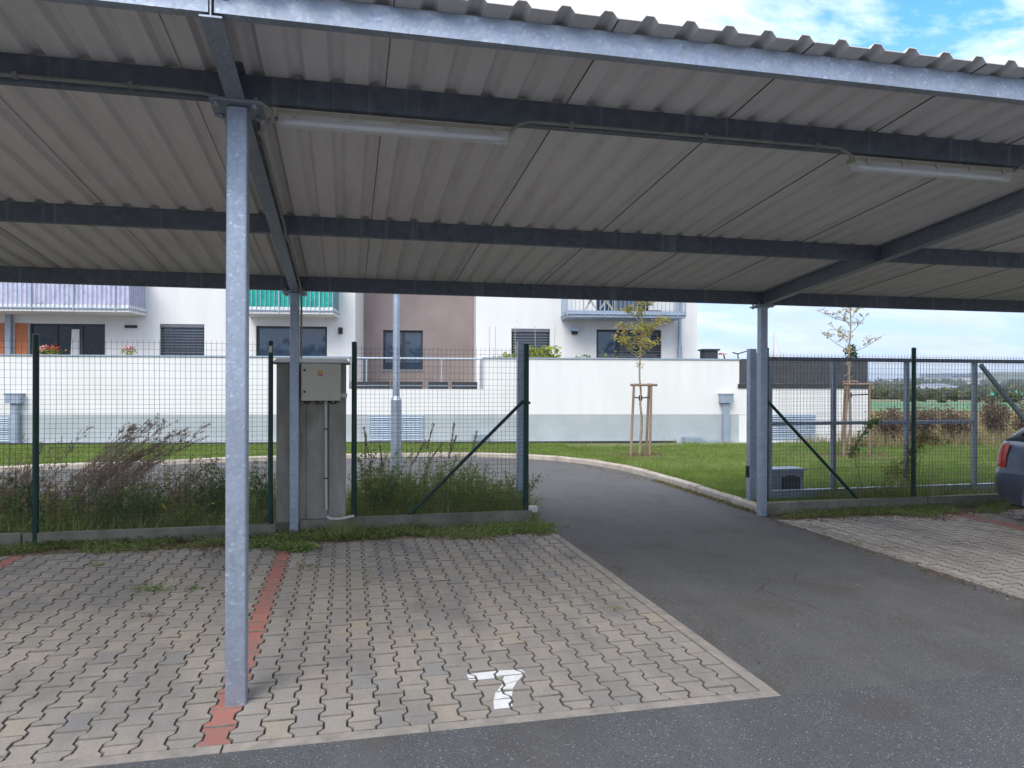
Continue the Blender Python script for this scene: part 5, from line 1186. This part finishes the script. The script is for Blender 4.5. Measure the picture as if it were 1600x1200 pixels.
b = MB(); q2 = atY(1214, 560, 16.5); b.tube([tuple(q2+np.array([0,0,-.4])), tuple(q2), tuple((q+q2)/2), tuple(q)], [.16,.14,.06,.015], 8); b.build('canopy', 'curtain', pr_, True)
b = MB(); b.cyl((q2[0],q2[1],1.05),(q2[0],q2[1],q2[2]-.38),.022,n=8); b.build('pole', 'louvre_metal', pr_)
cf = thing('conifer', 'small dark green conifer peeping over the dark screen', 'tree', tuple((*atY(1330,560,18)[:2], 1.05))); c = atY(1329, 553, 18)
C = np.array([(c[0]+random.gauss(0,.12)*(1.3-k), c[1]+random.gauss(0,.12), 1.3+(c[2]+.28-1.3)*k) for k in [random.random()**.7 for _ in range(900)]]); s = MB(); s.cyl((c[0],c[1],1.05),(c[0],c[1],2.6),.04,n=6); s.build('trunk', 'bark', cf); np_mesh('crown', leaf_quads(C, .12, .4, 1.2), 4, 'conifer', cf, cf.location)

# ================================================================== CAR
car = thing('parked_car', 'blue grey estate car parked at the right edge with its red tail light showing', 'car', (9.5, 2.0, 0))
XL, XR, YR_, YF = 8.62, 10.38, 4.20, -.25; XM = (XL+XR)/2; Wd = (XR-XL)/2
def ringpts(z, yr, yf, hw, rad, n=6):
    P = []
    for cx, cy, a0 in ((XM+hw-rad, yr-rad, 0), (XM-hw+rad, yr-rad, pi/2), (XM-hw+rad, yf+rad, pi), (XM+hw-rad, yf+rad, 3*pi/2)):
        for i in range(n+1): a = a0+pi/2*i/n; P.append((cx+rad*cos(a), cy+rad*sin(a), z))
    return P
def loft(slices, name, m, parent, caps=True):
    b = MB(); n = len(slices[0]); vs = [p for s in slices for p in s]
    fs = [(k*n+i, k*n+(i+1)%n, (k+1)*n+(i+1)%n, (k+1)*n+i) for k in range(len(slices)-1) for i in range(n)]
    if caps: fs += [tuple(range(n))[::-1], tuple(range((len(slices)-1)*n, len(slices)*n))]
    b.add(vs, fs); return b.build(name, m, parent, True)
low = [(.20,4.10,-.05,.78,.28),(.30,4.20,-.20,.85,.30),(.42,4.23,-.28,.875,.32),(.56,4.235,-.30,.88,.32),(.60,4.22,-.29,.88,.32),(.64,4.185,-.26,.875,.30),(.80,4.165,-.20,.875,.28),(.92,4.14,-.05,.865,.28),(.985,4.10,.12,.845,.28),(1.0,4.06,.3,.82,.28)]
body = loft([ringpts(z,a,b,hw,r_) for z,a,b,hw,r_ in low], 'body', 'car_paint', car)
gh = [(.99,4.07,.95,.825,.20),(1.08,3.95,1.10,.80,.19),(1.17,3.83,1.28,.775,.18),(1.27,3.68,1.47,.745,.17),(1.36,3.50,1.70,.71,.17),(1.42,3.28,1.92,.665,.18),(1.45,3.0,2.10,.60,.20),(1.46,2.8,2.25,.5,.2)]
loft([ringpts(z,a,b,hw,r_) for z,a,b,hw,r_ in gh], 'roof', 'car_paint', car)
def sidepoly(P, name, m, off, parent=car, th_=.006):
    for s_ in (-1, 1):
        b = MB(); n = len(P); hw_at = lambda z: np.interp(z, [.99,1.08,1.17,1.27,1.36,1.42], [.825,.80,.775,.745,.71,.665])
        vs = [(XM+s_*(hw_at(z)+off), y, z) for y, z in P]+[(XM+s_*(hw_at(z)+off-th_), y, z) for y, z in P]
        b.add(vs, [tuple(range(n)) if s_ < 0 else tuple(range(n))[::-1]]+[(i,(i+1)%n,n+(i+1)%n,n+i) for i in range(n)]); b.build(name, m, parent)
sidepoly([(3.80,1.04),(3.70,1.12),(3.52,1.22),(3.32,1.29),(3.12,1.32),(3.12,1.03)], 'side_window', 'car_glass', .012)
sidepoly([(3.05,1.035),(3.05,1.35),(2.35,1.36),(2.35,1.03)], 'side_window', 'car_glass', .012)
sidepoly([(2.27,1.03),(2.27,1.36),(1.95,1.34),(1.25,1.06),(1.25,1.03)], 'side_window', 'car_glass', .012)
b = MB(); b.add([(XM-.60,3.995,1.06),(XM+.60,3.995,1.06),(XM+.52,3.56,1.345),(XM-.52,3.56,1.345)], [(0,1,2,3)]); b.build('rear_window', 'car_glass', car)
b = MB(); b.add([(XM-.62,1.02,1.06),(XM+.62,1.02,1.06),(XM+.5,1.72,1.37),(XM-.5,1.72,1.37)], [(3,2,1,0)]); b.build('windscreen', 'car_glass', car)
for s_ in (-1, 1):   # wrap round tail lights
    b = MB(); n = 7; vs = []
    for z, o_ in ((.66,.012),(.80,.014),(.955,.010)):
        for i in range(n):
            a = pi/2*i/(n-1); rr_ = .29; yr_ = np.interp(z, [.64,.80,.92,.985], [4.185,4.165,4.14,4.10]); hw_ = .872
            if i == 0: cx, cy = XM+s_*(hw_+o_), yr_-rr_-.0
            else: cx, cy = XM+s_*(hw_-rr_+(rr_+o_)*cos(a)), yr_-rr_+(rr_+o_)*sin(a)
            vs.append((cx, cy, z+.0))
    fs = [(k*n+i, k*n+i+1, (k+1)*n+i+1, (k+1)*n+i) for k in range(2) for i in range(n-1)]
    if s_ > 0: fs = [f[::-1] for f in fs]
    b.add(vs, fs); b.build('tail_light', 'tail_red', car, True)
    b = MB(); b.box(XM+s_*.886-.008, XM+s_*.886+.008, .75, 3.9, .585, .60); b.build('side_moulding', 'car_paint', car)
    for yw in (3.28, .62):
        b = MB(); b.cyl((XM+s_*.70,yw,.315),(XM+s_*.872,yw,.315),.345,n=28); b.build('wheel_arch', 'car_trim', car, True)
        b = MB(); P = [(XM+s_*.886, yw+.365*cos(a), .315+.365*sin(a)) for a in np.linspace(-.25, pi+.25, 20)]; b.tube(P, .018, 6); b.build('arch_lip', 'car_paint', car, True)
        b = MB(); b.cyl((XM+s_*.72,yw,.31),(XM+s_*.885,yw,.31),.31,n=32); w_ = b.build('wheel', 'tyre_rubber', car, True, bevel=.02)
        b = MB(); b.cyl((XM+s_*.886,yw,.31),(XM+s_*.893,yw,.31),.06,n=14)
        for k in range(5): a = 2*pi*k/5; b.bar((XM+s_*.888,yw,.31),(XM+s_*.888,yw+.2*cos(a),.31+.2*sin(a)),.01,.06)
        b.tube([(XM+s_*.888,yw+.205*cos(a),.31+.205*sin(a)) for a in np.linspace(0,2*pi,25)], .012, 6); b.build('rim', 'alloy', w_, True)
for s_ in (-1, 1):
    for yy_, za, zb_ in ((3.08,.33,1.02),(2.31,.30,1.02),(1.22,.33,1.0)): b = MB(); b.box(XM+s_*.8775-.003, XM+s_*.8775+.0035, yy_-.004, yy_+.004, za, .90); b.build('panel_gap', 'car_trim', car)
    for yy_ in (2.95, 2.18): b = MB(); b.box(XM+s_*.884-.012, XM+s_*.884+.012, yy_-.19, yy_, .84, .87); b.build('door_handle', 'car_paint', car)
b = MB(); b.box(XM-.26,XM+.26,4.23,4.245,.70,.81); b.build('number_plate', 'white_paint', car)
b = MB(); b.box(XM-.62,XM+.62,3.9,4.05,.15,.215); b.build('lower_bumper', 'car_trim', car)

# grit, leaves and moss gathered along the driveway edges
E_ = []
for (ax, ay, bx, by, n, sd_) in ((3.0,.1,3.0,4.6,70,.03),(5.78,.3,5.78,4.7,520,.05),(5.86,4.9,5.9,7.5,420,.05),(5.9,7.5,5.3,11.2,300,.05)):
    t = rng.uniform(0, 1, n); E_.append(np.stack([ax+(bx-ax)*t+rng.normal(0, sd_, n)-(.03 if ax > 4 else -.02), ay+(by-ay)*t, rng.uniform(.003,.012,n)], 1))
n = 45; E_.append(np.stack([rng.uniform(3.1, 5.7, n), rng.uniform(.2, 9, n), np.full(n, .004)], 1))
tag(np_mesh('leaf_litter', leaf_quads(np.concatenate(E_), .026, .55, .12), 4, 'litter'), 'dry leaves and grit gathered along the driveway edges', 'leaf litter', kind='stuff')
X = rng.normal(5.84, .035, 1300); Y = rng.uniform(4.95, 8.2, 1300); tag(np_mesh('kerb_moss', leaf_quads(np.stack([X, Y, rng.uniform(.002,.03,1300)], 1), .028, .5, .5), 4, 'weed_olive'), 'moss and tiny weeds at the foot of the driveway kerb', 'moss', kind='stuff')

# ================================================================== AIR
hz_ = MB(); hz_.box(-3300, 3500, -800, 4800, -6.4, 46)
hm = bpy.data.materials.new('haze'); hm.use_nodes = True; ht_ = hm.node_tree; ht_.nodes.clear(); M['haze'] = hm
pv = ht_.nodes.new('ShaderNodeVolumePrincipled'); pv.inputs['Color'].default_value = (.78, .88, 1.0, 1); pv.inputs['Density'].default_value = .00035; pv.inputs['Anisotropy'].default_value = .2
ho = ht_.nodes.new('ShaderNodeOutputMaterial'); ht_.links.new(pv.outputs[0], ho.inputs['Volume'])
tag(hz_.build('haze', 'haze'), kind='stuff')
